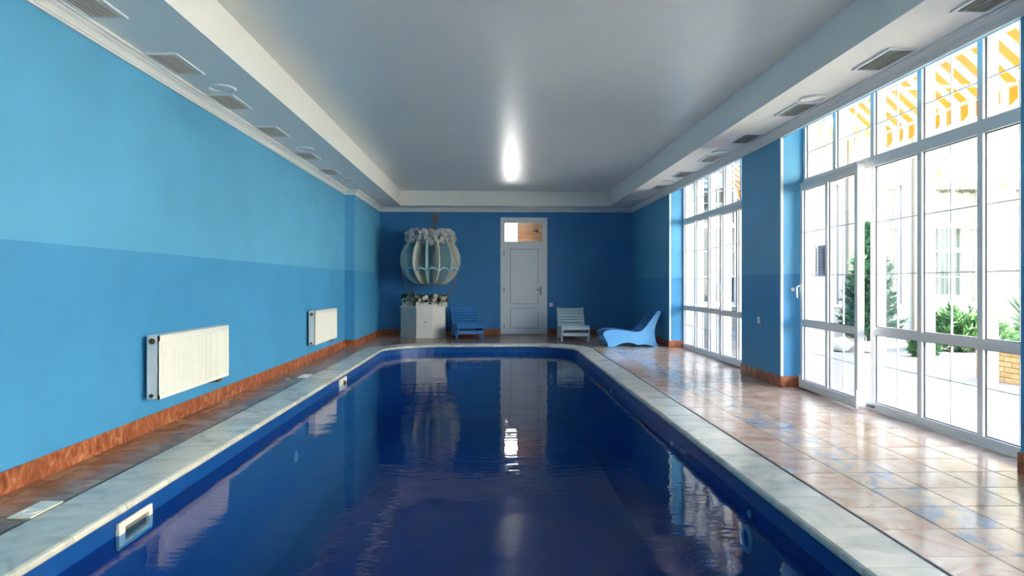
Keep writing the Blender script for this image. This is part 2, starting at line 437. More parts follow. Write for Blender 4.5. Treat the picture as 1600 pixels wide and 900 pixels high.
# deck behind and before the pool
for (ya, yb) in ((gyf + GUT, YB), (YN, gyn - GUT)):
    nx = 13; xs = [gx0 - GUT + (gx1 - gx0 + 2 * GUT) * k / nx for k in range(nx + 1)]
    y = ya
    while y < yb - 0.02:
        for k in range(nx): put_tile(xs[k], xs[k + 1], y, min(y + TS, yb), 'tile_brown', False)
        y += TS
for mk, mb in rest.items():
    mb.build('tile_field', M[mk], floor, kind='stuff')

# ---- walls
wl = MB()
wl.box(XL - 0.25, XL, YN - 0.25, YJ, -0.1, ZC + 0.3)
wl.box(XL - 0.25, XJ, YJ, YB + 0.25, -0.1, ZC + 0.3)
struct(wl.build('wall_left', M['wall']))
DX0, DX1, DZ = 0.226, 1.33, 2.763
wb = MB()
wb.box(XJ, DX0, YB, YB + 0.22, -0.1, ZC + 0.3)
wb.box(DX1, XW + 0.3, YB, YB + 0.22, -0.1, ZC + 0.3)
wb.box(DX0, DX1, YB, YB + 0.22, DZ, ZC + 0.3)
struct(wb.build('wall_back', M['wall_b']))
WIN = [(9.05, 12.75), (4.23, 7.81), (-0.6, 2.99), (-5.42, -1.84)]
wr = MB()
XO = XW + 0.26; ZL = 3.09
for (a, b) in ((12.75, YB), (7.81, 9.05), (2.99, 4.23), (-1.84, -0.6), (YN, -5.42)):
    wr.box(XR, XW + 0.03, a, b, -0.1, ZC + 0.3)
for (a, b) in WIN:
    wr.box(XR, XR + 0.03, a, b, ZK, ZL); wr.box(XR, XW + 0.03, a, b, ZL, ZC + 0.3)   # thin pelmet, then the lintel
struct(wr.build('wall_right', M['wall_r']))
wo = MB()
for (a, b) in ((12.75, YB), (7.81, 9.05), (2.99, 4.23), (-1.84, -0.6), (YN, -5.42)): wo.box(XW + 0.03, XO, a, b, -0.1, ZC + 0.3)
for (a, b) in WIN: wo.box(XW + 0.03, XO, a, b, ZL, ZC + 0.3)
struct(wo.build('wall_outside', M['stucco']))
struct(B(XL - 0.25, XO, YN - 0.25, YN, -0.1, ZC + 0.3).build('wall_front', M['wall']))

# ---- ceiling: tray and border soffit
ce = MB().box(TX0 - 0.02, TX1 + 0.02, TY0 - 0.02, TY1 + 0.02, ZC, ZC + 0.1)
ceiling = struct(ce.build('ceiling', M['ceil']))
so = MB()
so.box(XL, TX0, YN, YB, ZS, ZC + 0.28); so.box(TX1, XR, YN, YB, ZS, ZC + 0.28)
so.box(TX0, TX1, TY1, YB, ZS, ZC + 0.28); so.box(TX0, TX1, YN, TY0, ZS, ZC + 0.28)
so.build('border_soffit', M['soffit'], ceiling)
struct(B(XL - 0.25, XO, YN - 0.25, YB + 0.25, ZC + 0.3, ZC + 0.5).build('roof', M['stucco']))

# ---- cornice swept along the walls
def sweep(path, prof, side=1):
    """prof: list of (inward distance, z); path open polyline, inward is to the right of travel"""
    mb = MB(); P = [Vector(p) for p in path]; n = len(P); m = len(prof)
    for i, p in enumerate(P):
        d0 = (P[i] - P[i - 1]).normalized() if i > 0 else (P[1] - P[0]).normalized()
        d1 = (P[i + 1] - P[i]).normalized() if i < n - 1 else d0
        n0 = Vector((d0.y, -d0.x)); n1 = Vector((d1.y, -d1.x))
        k = 1 + n0.dot(n1); off = (n0 + n1) / k
        for (q, z) in prof: mb.v.append((p.x + off.x * q, p.y + off.y * q, z))
    for i in range(n - 1):
        for k in range(m):
            k2 = (k + 1) % m
            mb.f.append((i * m + k, i * m + k2, (i + 1) * m + k2, (i + 1) * m + k))
    mb.f.append(tuple(range(m))); mb.f.append(tuple((n - 1) * m + k for k in range(m - 1, -1, -1)))
    return mb
prof = [(0, ZK), (0.018, ZK), (0.018, ZK + 0.014), (0.026, ZK + 0.018), (0.03, ZK + 0.036), (0.042, ZK + 0.056), (0.062, ZK + 0.07),
        (0.066, ZK + 0.078), (0.085, ZK + 0.08), (0.085, ZS), (0, ZS)]
path = [(XL, YN), (XL, YJ), (XJ, YJ), (XJ, YB), (XR, YB), (XR, YN)]
struct(sweep(path, prof).build('trim_1', M['white']))

# ---- baseboards
bp = [(0, 0), (0.012, 0), (0.012, 0.128), (0.009, 0.131), (0, 0.131)]
struct(sweep([(XL, YN), (XL, YJ), (XJ, YJ), (XJ, YB)], bp).build('baseboard_left', M['base']))
bb = sweep([(XJ, YB), (DX0, YB)], bp); b2m = sweep([(DX1, YB), (XR, YB)], bp); bb.add(b2m.v, b2m.f)
struct(bb.build('baseboard_back', M['base']))
bb = MB()
for pth in ([(XR, YB), (XR, 12.75), (XW, 12.75)], [(XW, 9.05), (XR, 9.05), (XR, 7.81), (XW, 7.81)], [(XW, 4.23), (XR, 4.23), (XR, 2.99), (XW, 2.99)], [(XW, -0.6), (XR, -0.6), (XR, -1.84), (XW, -1.84)], [(XW, -5.42), (XR, -5.42), (XR, YN)]):
    q = sweep(pth, bp); bb.add(q.v, q.f)
struct(bb.build('baseboard_right', M['base']))

# ---- white corner beads on the pillar edges
for k, y in enumerate((12.75, 7.81, 2.99)):
    cb = MB().box(XR - 0.003, XR + 0.026, y - 0.003, y, 0.131, ZK)
    cb.box(XR - 0.003, XR, y, y + 0.022, 0.131, ZK)
    struct(cb.build('trim_%d' % (k + 2), M['white']))

# ---- windows
ZR0, ZR1, ZM0, ZM1, ZG = 2.31, 2.41, 0.715, 0.79, 0.075
FD = 0.12; ZTOP = ZL
def pane_set(parent, ya, yb, za, zb_, x, hb, xoff=0.0):
    """one glass pane with its thin bars between ya..yb, za..zb"""
    B(x, x + 0.008, ya, yb, za, zb_).build('pane', M['glass'], parent)
    ym = (ya + yb) / 2
    B(x - 0.004, x + 0.012, ym - 0.004, ym + 0.004, za, zb_).build('glazing_bar', M['pvc'], parent)
    for h in hb:
        B(x - 0.005, x + 0.013, ya, yb, h - 0.004, h + 0.004).build('glazing_bar', M['pvc'], parent)
def sash(parent, ya, yb, x, ncol, ang=0.0, handle_far=True):
    """door leaf with ncol x 2 panes; hinged to swing by ang about its far edge"""
    s = bpy.data.objects.new('sash', None); COL.objects.link(s); s.parent = parent
    s.location = (x, yb, 0); s.rotation_euler = (0, 0, ang)
    L = yb - ya; t = 0.065
    z0, z1 = 0.03, 2.335
    fr = MB()
    fr.box(0, t, -0.06, 0, z0, z1); fr.box(0, t, -L, -L + 0.06, z0, z1)
    fr.box(0, t, -L + 0.06, -0.06, z1 - 0.07, z1); fr.box(0, t, -L + 0.06, -0.06, z0, z0 + 0.075)
    fr.box(-0.012, 0.0, -L - 0.004, 0.004, z0 - 0.012, z0 + 0.062)     # bottom runner cover
    fr.box(-0.014, 0.0, -L - 0.006, -L + 0.016, z0 - 0.014, z0 + 0.16)  # runner end caps
    fr.box(-0.014, 0.0, -0.016, 0.006, z0 - 0.014, z0 + 0.12)
    fr.box(-0.012, t, -L - 0.004, 0.004, z1, z1 + 0.02)
    fr.build('sash_frame', M['pvc'], s, local=True)
    w = (L - 0.12) / ncol
    for k in range(1, ncol):
        yk = -0.06 - k * w
        B(0.002, t - 0.002, yk - 0.028, yk + 0.028, z0 + 0.07, z1 - 0.06).build('sash_bar', M['pvc'], s, local=True)
    B(0.004, t - 0.004, -L + 0.06, -0.06, ZM0, ZM1).build('sash_bar', M['pvc'], s, local=True)
    for k in range(ncol):
        y1 = -0.06 - k * w - (0.028 if k else 0); y0 = -0.06 - (k + 1) * w + (0.028 if k < ncol - 1 else 0)
        for (za, zb_, hb) in ((ZM1, z1 - 0.07, (1.785, 1.29)), (z0 + 0.075, ZM0, (0.43,))):
            B(0.03, 0.038, y0, y1, za, zb_).build('pane', M['glass'], s, local=True)
            ym = (y0 + y1) / 2
            B(0.026, 0.042, ym - 0.004, ym + 0.004, za, zb_).build('glazing_bar', M['pvc'], s, local=True)
            for h in hb: B(0.025, 0.043, y0, y1, h - 0.004, h + 0.004).build('glazing_bar', M['pvc'], s, local=True)
            g = MB()
            for (a, b_, c, d) in ((y0, y0 + 0.006, za, zb_), (y1 - 0.006, y1, za, zb_), (y0, y1, za, za + 0.006), (y0, y1, zb_ - 0.006, zb_)):
                g.box(0.022, 0.03, a, b_, c, d)
            g.build('gasket', M['gasket'], s, local=True)
    h = MB(); yh = -0.03
    h.box(-0.012, 0, yh - 0.016, yh + 0.016, 1.09, 1.21)
    h.tube([(-0.012, yh, 1.17), (-0.045, yh, 1.17), (-0.052, yh, 1.16), (-0.052, yh - 0.012, 1.04)], 0.011, 8)
    h.build('handle', M['pvc'], s, local=True)
    return s
def window(n, y0, y1, npan, sash_cols=None, sx=0.0, ang=0.0, dy=0.0):
    fr = MB()
    e = 0.05
    fr.box(XW, XW + FD, y0, y0 + e, 0, ZTOP); fr.box(XW, XW + FD, y1 - e, y1, 0, ZTOP)
    fr.box(XW, XW + FD, y0 + e, y1 - e, 0.0, ZG); fr.box(XW, XW + FD, y0 + e, y1 - e, ZTOP - 0.05, ZTOP)
    fr.box(XW - 0.02, XW, y0, y1, 0.0, 0.028)
    w = struct(fr.build('window_%d' % n, M['pvc']))
    P = (y1 - y0) / npan
    ys = [y1 - k * P for k in range(npan + 1)]
    B(XW - 0.006, XW + FD, y0 + e, y1 - e, ZR0, ZR1).build('transom_rail', M['pvc'], w)
    hw = 0.029
    skip = set(range(*sash_cols)) if sash_cols else set()
    for k in range(1, npan):
        B(XW, XW + FD, ys[k] - hw, ys[k] + hw, ZR1, ZTOP - 0.05).build('mullion', M['pvc'], w)
        if not (k - 1 in skip and k in skip):
            B(XW, XW + FD, ys[k] - hw, ys[k] + hw, ZG, ZR0).build('mullion', M['pvc'], w)
    for k in range(npan):
        ya, yb = ys[k + 1] + hw, ys[k] - hw
        if k == 0: yb = y1 - e
        if k == npan - 1: ya = y0 + e
        pane_set(w, ya, yb, ZR1, ZTOP - 0.05, XW + 0.03, (2.71,))
        rows = [(ZR1, ZTOP - 0.05)]
        if k not in skip:
            pane_set(w, ya, yb, ZM1, ZR0, XW + 0.03, (1.785, 1.29))
            pane_set(w, ya, yb, ZG, ZM0, XW + 0.03, (0.43,))
            B(XW, XW + FD, ya, yb, ZM0, ZM1).build('mid_rail', M['pvc'], w)
            rows += [(ZM1, ZR0), (ZG, ZM0)]
        for (za, zb_) in rows:
            g = MB()
            for (a, b_, c, d) in ((ya, ya + 0.006, za, zb_), (yb - 0.006, yb, za, zb_), (ya, yb, za, za + 0.006), (ya, yb, zb_ - 0.006, zb_)):
                g.box(XW + 0.022, XW + 0.03, a, b_, c, d)
            g.build('gasket', M['gasket'], w)
    if sash_cols:
        a, b = sash_cols
        s = sash(w, ys[b] + 0.005 + dy, ys[a] - 0.04 + dy, sx, b - a, ang)
        hd = MB()                       # locking hardware strip on the exposed jamb
        for z in (0.35, 0.7, 1.1, 1.5, 1.9): hd.box(XW + 0.02, XW + 0.035, ys[b] + hw, ys[b] + hw + 0.006, z, z + 0.09)
        hd.build('lock_strike', M['steel'], w)
        if ang: B(XW - 0.03, XW, ys[b] - 0.05, ys[b] + 0.05, 0.028, 0.05).build('runner_stop', M['steel'], w)
    return w
window(1, 9.05, 12.75, 5, (3, 5), XW - 0.068, 0.0)
window(2, 4.23, 7.81, 5, (0, 2), XW - 0.062, -0.062, -0.02)
window(3, -0.6, 2.99, 5)
window(4, -5.42, -1.84, 5)  # added out of view to brighten the near end of the room

# ---- door in the back wall
df = MB(); ya = YB - 0.025; yb = YB + 0.06
df.box(DX0, DX0 + 0.10, ya, yb, 0, DZ); df.box(DX1 - 0.10, DX1, ya, yb, 0, DZ)
df.box(DX0 + 0.10, DX1 - 0.10, ya, yb, 2.64, DZ); df.box(DX0 + 0.10, DX1 - 0.10, ya, yb, 2.10, 2.19)
df.box(DX0, DX1, YB + 0.035, yb, 0, 0.04)
door = struct(df.build('door_1', M['pvc_door']))
lx0, lx1 = DX0 + 0.09, DX1 - 0.09
lf = MB(); yl0, yl1 = YB - 0.035, YB + 0.03
px0, px1 = 0.455, 1.116
lf.box(lx0, px0, yl0, yl1, 0.03, 2.125); lf.box(px1, lx1, yl0, yl1, 0.03, 2.125)
for (a, b) in ((0.03, 0.148), (0.632, 0.722), (2.02, 2.125)): lf.box(px0, px1, yl0, yl1, a, b)
leaf = lf.build('door_leaf', M['pvc_door'], door)
for (a, b) in ((0.148, 0.632), (0.722, 2.02)):
    CB(px0 + 0.008, px1 - 0.008, yl0 + 0.012, yl1 - 0.012, a + 0.008, b - 0.008, 0.006).build('door_panel', M['pvc_door'], leaf)
    B(px0, px1, yl0 + 0.022, yl1 - 0.022, a, b).build('panel_groove', M['gasket'], leaf)
hd = MB()
hd.box(1.155, 1.19, yl0 - 0.008, yl0, 0.93, 1.14)
hd.tube([(1.172, yl0 - 0.008, 1.06), (1.172, yl0 - 0.05, 1.06), (1.16, yl0 - 0.055, 1.06), (1.05, yl0 - 0.055, 1.06)], 0.011, 8)
hd.tube([(1.172, yl0 - 0.012, 0.97), (1.172, yl0 - 0.002, 0.97)], 0.012, 8)
hd.build('handle', M['steel'], leaf)
for z in (0.2, 1.06, 1.92):
    MB().tube([(lx0 - 0.006, yl0 - 0.008, z - 0.055), (lx0 - 0.006, yl0 - 0.008, z + 0.055)], 0.011, 8).build('hinge', M['steel'], leaf)
B(DX0 + 0.10, DX1 - 0.10, YB + 0.012, YB + 0.02, 2.19, 2.64).build('pane', M['glass'], door)
g = MB()
for (a, b, c, d) in ((DX0 + .1, DX1 - .1, 2.19, 2.2), (DX0 + .1, DX1 - .1, 2.63, 2.64), (DX0 + .1, DX0 + .11, 2.19, 2.64), (DX1 - .11, DX1 - .1, 2.19, 2.64)):
    g.box(a, b, YB - 0.012, YB + 0.012, c, d)
g.build('glazing_bead', M['pvc_door'], door)
struct(B(DX0, DX1, YB - 0.04, YB + 0.2, -0.012, 0.012).build('trim_5', M['steel']))
# corridor behind the door
for nm, q in (('wall_corridor_left', (-1.4, -1.3, YB + 0.22, 19.0, -0.1, 3.5)), ('wall_corridor_right', (2.4, 2.5, YB + 0.22, 19.0, -0.1, 3.5)),
              ('wall_corridor_back', (-1.3, 2.4, 18.9, 19.0, -0.1, 3.5)), ('ceiling_corridor', (-1.3, 2.4, YB + 0.22, 18.9, 3.4, 3.5)), ('floor_corridor', (-1.3, 2.4, YB + 0.22, 18.9, -0.1, 0))):
    struct(B(*q).build(nm, M['white']))
wd = struct(B(-0.5, 0.95, 18.84, 18.9, 0.9, 3.2).build('window_5', M['pvc']))
B(-0.44, 0.89, 18.825, 18.84, 0.96, 3.14).build('pane', M['dayglow'], wd)  # pane glows by itself against a solid wall, in place of daylight
cab = thing('wooden_cabinet', 'varnished pine cabinet behind the glass above the white door', 'cabinet', (1.25, 16.75, 0))
B(0.64, 1.9, 16.6, 17.0, 0, 2.9).build('cabinet_body', M['wood'], cab)
for k in range(6): CB(0.65, 1.89, 16.58, 16.6, 0.02 + k * 0.48, 0.49 + k * 0.48, 0.004).build('plank', M['wood'], cab)
kb = MB(); kb.box(1.11, 1.15, 16.55, 16.58, 2.44, 2.52); kb.box(1.03, 1.13, 16.54, 16.56, 2.47, 2.5); kb.build('latch', M['dark'], cab)
lmp = thing('fill_lamp', 'small added fill lamp on the unseen corridor ceiling behind the door glass', 'lamp', (0.5, 16.45, 3.4))  # added fill light for the pine cabinet behind the glass
MB().lathe([(0.0, 3.4), (0.14, 3.4), (0.14, 3.37), (0.0, 3.37)], (0.5, 16.45, 0), 20).build('fill_lamp_base', M['white'], lmp)
MB().lathe([(0.125, 3.37), (0.12, 3.34), (0.08, 3.315), (0.0, 3.305)], (0.5, 16.45, 0), 20).build('fill_lamp_diffuser', M['lamp'], lmp)

# ================================================================== POOL
pool = thing('swimming_pool', 'long swimming pool with deep blue liner and pale stone coping', 'pool', (0, 7, 0))
ins = pool_path(0.0)
pw = MB(); n = len(ins)
zt, zbm = -0.04, -1.45
pw.v = [(p[0], p[1], zt) for p in ins] + [(p[0], p[1], zbm) for p in ins]
pw.f = [((i + 1) % n, i, n + i, n + (i + 1) % n) for i in range(n)] + [tuple(range(n, 2 * n))]
pw.build('pool_basin', M['liner'], pool)
# coping stones: follow the outline, nose rounded towards the water
def cop_prof(w):
    T, r = -0.047, 0.018
    pr = [(w, T + 0.03), (0.004, T), (-0.012, T + 0.004), (-0.02, T + 0.014), (-0.02, -0.018), (-0.014, -0.006), (0.0, 0.0), (w, 0.0)]
    return [(q, z + 0.003) for q, z in pr]
def cop_piece(pts_in, nrm, w, wl=None):
    """pts_in: points along inner edge, nrm: outward normals (unit or mitre), w: width at each"""
    mb = MB(); m = None
    for p, q, ww in zip(pts_in, nrm, w):
        pr = cop_prof(ww); m = len(pr)
        for (d, z) in pr: mb.v.append((p[0] + q[0] * d, p[1] + q[1] * d, z))
    k = len(pts_in)
    for i in range(k - 1):
        for a in range(m):
            b = (a + 1) % m
            mb.f.append((i * m + a, i * m + b, (i + 1) * m + b, (i + 1) * m + a))
    mb.f.append(tuple(range(m - 1, -1, -1))); mb.f.append(tuple((k - 1) * m + a for a in range(m)))
    return mb
J = 0.0025
def straight(pa, pb, nr, w, L):
    pa, pb = Vector(pa), Vector(pb); d = pb - pa; n = max(1, round(d.length / L)); t = d.normalized()
    for k in range(n):
        a = pa + d * (k / n) + t * J; b = pa + d * ((k + 1) / n) - t * J
        cop_piece([a, b], [nr, nr], [w, w]).build('coping_stone', M['coping'], pool)
yr = PY1 - PR
straight((PX1, PY0), (PX1, yr), (1, 0), CW_R, 0.47)
straight((PX0, yr), (PX0, PY0), (-1, 0), CW_L, 0.47)
straight((PX1 - PR, PY1), (PX0 + PR, PY1), (0, 1), CW_F, 0.47)
straight((PX0, PY0), (PX1, PY0), (0, -1), 0.33, 0.47)
for (cx, s) in ((PX1 - PR, 1), (PX0 + PR, -1)):
    for k in range(4):
        a0 = k * PI / 8 + 0.003; a1 = (k + 1) * PI / 8 - 0.003; pts = []; nr = []; ws = []
        for i in range(5):
            a = a0 + (a1 - a0) * i / 4
            pts.append((cx + s * PR * math.cos(a), yr + PR * math.sin(a))); nr.append((s * math.cos(a), math.sin(a)))
            # reach the square outer line part of the way, as the mitred stones do
            side = CW_R if s > 0 else CW_L
            ws.append(side + (CW_F - side) * (a / (PI / 2)) + 0.10 * math.sin(2 * a))
        if s < 0: pts, nr, ws = pts[::-1], nr[::-1], ws[::-1]
        cop_piece(pts, nr, ws).build('coping_stone', M['coping'], pool)
# corner tiles between rounded coping and straight deck
for s in (1, -1):
    cxo = gx1 + GUT if s > 0 else gx0 - GUT
    cc = PX1 - PR if s > 0 else PX0 + PR
    poly = []
    side = CW_R if s > 0 else CW_L
    for i in range(9):
        a = i / 8 * PI / 2; w = PR + side + (CW_F - side) * (a / (PI / 2)) + 0.10 * math.sin(2 * a) + 0.005
        poly.append((cc + s * w * math.cos(a), yr + w * math.sin(a)))
    poly = poly + [(cc, gyf + GUT - 0.002), (cxo - s * 0.002, gyf + GUT - 0.002), (cxo - s * 0.002, yr)]
    if s < 0: poly = poly[::-1]
    MB().prism(poly, -0.012, -0.001).build('corner_tile', M['tile_brown'], floor)

# skimmer mouth and inlet on the left side, jets and lamps
xi = PX0 + 0.002
sk = MB(); y0, y1, z0, z1 = 3.70, 4.06, -0.225, -0.082
sk.cbox(xi, xi + 0.02, y0, y1, z1 - 0.036, z1, 0.004); sk.cbox(xi, xi + 0.02, y0, y1, z0, z0 + 0.03, 0.004)
sk.box(xi, xi + 0.0195, y0 + 0.0005, y0 + 0.06, z0 + 0.026, z1 - 0.032); sk.box(xi, xi + 0.0195, y1 - 0.045, y1 - 0.0005, z0 + 0.026, z1 - 0.032)
skf = sk.build('skimmer_frame', M['fit'], pool)
B(xi, xi + 0.004, y0 + 0.03, y1 - 0.03, z0 + 0.02, z1 - 0.02).build('skimmer_flap', M['fit_grey'], skf)
q = CB(xi, xi + 0.018, 9.02, 9.46, -0.205, -0.066, 0.004).build('inlet_plate', M['fit'], pool)
MB().lathe([(0.0, xi + 0.045), (0.02, xi + 0.045), (0.03, xi + 0.018), (0.03, xi)], (0, 9.27, -0.13), 14, 'x').build('inlet_nozzle', M['brass'], q)
def round_fit(name, x, y, z, r, s, m, ring=False):
    mb = MB(); mb.smooth = False
    if ring: pr = [(r, 0), (r, 0.012), (r * 0.86, 0.022), (r * 0.66, 0.012), (r * 0.66, 0)]
    else: pr = [(r, 0), (r, 0.008), (r * 0.75, 0.016), (r * 0.35, 0.012), (0, 0.012)]
    mb.lathe([(a, x + s * h) for a, h in pr], (0, y, z), 24, 'x'); return mb.build(name, m, pool)
xi2 = PX1 - 0.001
round_fit('water_jet', xi2, 4.12, -0.205, 0.026, -1, M['fit'])
lr = round_fit('pool_lamp_ring', xi2, 4.17, -0.375, 0.085, -1, M['fit'], True)
MB().lathe([(0.058, xi2 - 0.002), (0.03, xi2 - 0.012), (0, xi2 - 0.014)], (0, 4.17, -0.375), 20, 'x').build('pool_lamp_lens', M['liner'], lr)
round_fit('water_jet', xi2, 5.91, -0.2, 0.026, -1, M['fit'])
round_fit('water_jet', xi2, 8.9, -0.2, 0.026, -1, M['fit'])
round_fit('pool_lamp', PX0 + 0.001, 7.06, -0.575, 0.06, 1, M['fit'])
# water
wa = MB()
wi = pool_path(-0.002)
wa.v = [(p[0], p[1], ZW) for p in wi]; wa.f = [tuple(range(len(wi)))]
water = wa.build('pool_water', M['water'])
tag(water, 'dark blue rippled water filling the swimming pool', 'water', kind='stuff')

# drain channels beside the coping
def drain(x0, x1, lab):
    t = thing('drain_channel', lab, 'drain', ((x0 + x1) / 2, 7, 0))
    y0, y1 = PY0, yr - 0.05
    f = MB().box(x0, x0 + 0.005, y0, y1, -0.011, 0.0015); f.box(x1 - 0.005, x1, y0, y1, -0.011, 0.0015)
    f.build('channel_edge', M['steel'], t)
    B(x0 + 0.005, x1 - 0.005, y0, y1, -0.0115, -0.009).build('channel_bed', M['fit_grey'], t)
    s = MB(); y = y0 + 0.01
    while y < y1:
        s.box(x0 + 0.005, x1 - 0.005, y, y + 0.006, -0.009, 0.0); y += 0.016
    s.build('grate', M['fit_grey'], t, kind='stuff')
drain(gx1 + 0.001, gx1 + GUT - 0.001, 'narrow grated drain channel along the coping on the window side')
drain(gx0 - GUT + 0.001, gx0 - 0.001, 'narrow grated drain channel along the coping on the radiator side')
# skimmer lids on the left deck
def lid(x, y, w, d, lab):
    t = thing('skimmer_lid', lab, 'lid', (x, y, 0))
    CB(x - w / 2, x + w / 2, y - d / 2, y + d / 2, 0.002, 0.012, 0.003).build('cover_plate', M['fit'], t)
    MB().lathe([(0.045, 0.012), (0.045, 0.015), (0.036, 0.015), (0.036, 0.012)], (x, y - d * 0.15, 0), 18).build('finger_ring', M['soffit'], t)
lid(-2.40, 3.68, 0.12, 0.27, 'white skimmer cover lying on the deck beside the skimmer mouth')
lid(-2.40, 8.9, 0.12, 0.30, 'white skimmer cover on the deck beside the square inlet plate')

# ================================================================== RADIATORS
def radiator(y0, y1, lab):
    xb, xf, z0, z1 = XL + 0.035, XL + 0.135, 0.275, 0.785
    t = thing('radiator', lab, 'radiator', (XL + 0.08, (y0 + y1) / 2, z0))
    # fluted front panel
    pts = []; n = int((y1 - y0 - 0.03) / 0.0333)
    st = (y1 - y0 - 0.03) / n
    prof = [(xf - 0.012, y0 + 0.015)]
    for k in range(n):
        ya = y0 + 0.015 + k * st
        prof += [(xf, ya + st * 0.08), (xf, ya + st * 0.62), (xf - 0.011, ya + st * 0.70), (xf - 0.011, ya + st * 0.99)]
    prof += [(xf - 0.012, y1 - 0.015)]
    mb = MB().prism(prof, z0 + 0.03, z1 - 0.045); mb.build('front_panel', M['rad'], t)
    b = MB(); b.box(xf - 0.014, xf, y0, y1, z0, z0 + 0.032); b.box(xf - 0.014, xf, y0, y1, z1 - 0.047, z1 - 0.004)
    b.box(xf - 0.014, xf, y0, y0 + 0.016, z0, z1 - 0.004); b.box(xf - 0.014, xf, y1 - 0.016, y1, z0, z1 - 0.004)
    b.build('panel_rim', M['rad'], t)
    CB(xb, xb + 0.014, y0 + 0.01, y1 - 0.01, z0, z1 - 0.01, 0.003).build('rear_panel', M['rad'], t)
    for (a, c) in ((y0, y0 + 0.006), (y1 - 0.006, y1)):
        CB(xb + 0.002, xf - 0.002, a, c, z0 + 0.006, z1, 0.002).build('side_cover', M['rad'], t)
    gr = MB(); gr.box(xb, xb + 0.012, y0, y1, z1 - 0.006, z1 + 0.001); gr.box(xf - 0.014, xf, y0, y1, z1 - 0.006, z1 + 0.001)
    for k in range(int((y1 - y0) / 0.028)): gr.box(xb + 0.01, xf - 0.012, y0 + 0.01 + k * 0.028, y0 + 0.024 + k * 0.028, z1 - 0.006, z1)
    gr.build('top_grille', M['rad'], t)
    v = MB(); v.lathe([(0.024, y0 + 0.001), (0.024, y0 - 0.006), (0.015, y0 - 0.008), (0.015, y0 - 0.02), (0, y0 - 0.02)], (xb + 0.045, 0, z1 - 0.045), 14, 'y')
    v.build('air_valve', M['brass'], t)
    v = MB(); v.lathe([(0.016, y0 + 0.001), (0.016, y0 - 0.012), (0, y0 - 0.012)], (xb + 0.04, 0, z0 + 0.03), 12, 'y')
    v.build('drain_plug', M['brass'], t)
    v = MB()
    for yy in (y1 - 0.16, y1 - 0.10):
        v.tube([(xb + 0.05, yy, z0 + 0.005), (xb + 0.05, yy, z0 - 0.04), (XL + 0.002, yy, z0 - 0.045)], 0.011, 8)
        v.tube([(xb + 0.05, yy, z0 - 0.008), (xb + 0.05, yy, z0 - 0.036)], 0.018, 8)
    v.build('pipe_valve', M['brass'], t)
    B(XL + 0.001, xb, y0 + 0.2, y0 + 0.24, z0 + 0.08, z1 - 0.08).build('wall_bracket', M['steel'], t)
    B(XL + 0.001, xb, y1 - 0.24, y1 - 0.2, z0 + 0.08, z1 - 0.08).build('wall_bracket', M['steel'], t)
radiator(5.53, 6.98, 'white ribbed panel radiator in the middle of the long blue wall')
radiator(10.37, 11.83, 'white ribbed panel radiator beside the step in the blue wall')

# ================================================================== CEILING VENTS AND DOWNLIGHTS
def make_vent(label, group):
    t = thing('air_vent', label, 'vent', (0, 0, ZS), 0, group)
    w, l, f = 0.125, 0.265, 0.025
    fr = MB()
    for (a, b, c, d) in ((-w, -w + f, -l, l), (w - f, w, -l, l), (-w + f, w - f, -l, -l + f), (-w + f, w - f, l - f, l)):
        fr.box(a, b, c, d, -0.012, -0.0005)
    fr.build('vent_frame', M['pvc'], t, local=True)
    B(-w + f, w - f, -l + f, l - f, -0.003, -0.001).build('vent_back', M['dark'], t, local=True)
    for k in range(7):
        x = -w + f + 0.014 + k * (2 * (w - f) - 0.014) / 7
        MB().add([(x, -l + f, -0.003), (x + 0.004, -l + f, -0.003), (x + 0.007, -l + f, -0.014), (x + 0.003, -l + f, -0.014),
                  (x, l - f, -0.003), (x + 0.004, l - f, -0.003), (x + 0.007, l - f, -0.014), (x + 0.003, l - f, -0.014)],
                 [(3, 2, 1, 0), (4, 5, 6, 7), (0, 1, 5, 4), (1, 2, 6, 5), (2, 3, 7, 6), (3, 0, 4, 7)]).build('vent_slat', M['grille'], t, local=True)
    return t
ORD = ['first', 'second', 'third', 'fourth', 'fifth', 'sixth', 'seventh']
def place(proto, locs):
    for i, (x, y) in enumerate(locs):
        o = proto if i == 0 else dup(proto)
        o.location = (x, y, ZS); o.rotation_euler = (0, 0, PI); o['label'] = proto['label'].split(',')[0] + ', ' + ORD[len(locs) - 1 - i] + ' from the back wall'
place(make_vent('white slatted air vent above the radiator wall', 'vents over the radiator wall'),
      [(-2.56, 4.40), (-2.56, 5.63), (-2.56, 6.79), (-2.56, 8.10), (-2.56, 9.61), (-2.56, 10.97)])
place(make_vent('white slatted air vent above the windows', 'vents over the windows'),
      [(3.14, 4.13), (3.14, 5.35), (3.14, 6.91), (3.14, 8.30), (3.14, 9.63), (3.14, 11.05), (3.14, 12.52)])
def make_spot(label, group):
    t = thing('downlight', label, 'downlight', (0, 0, ZS), 0, group)
    a = MB(); a.smooth = False
    a.lathe([(0.128, -0.0005), (0.126, -0.012), (0.112, -0.018), (0.098, -0.012), (0.092, -0.0005)], (0, 0, 0), 28); a.build('trim_ring', M['white'], t, local=True)
    a = MB().lathe([(0.094, -0.004), (0.05, -0.007), (0.0, -0.008)], (0, 0, 0), 28); a.build('diffuser', M['soffit'], t, local=True)
    return t
place(make_spot('round white downlight above the radiator wall', 'downlights over the radiator wall'),
      [(-2.455, 6.31), (-2.465, 9.11), (-2.46, 11.70), (-2.32, 14.28)])
place(make_spot('round white downlight above the windows', 'downlights over the windows'),
      [(3.10, 6.48), (3.12, 9.16), (3.12, 11.81), (3.12, 14.4)])

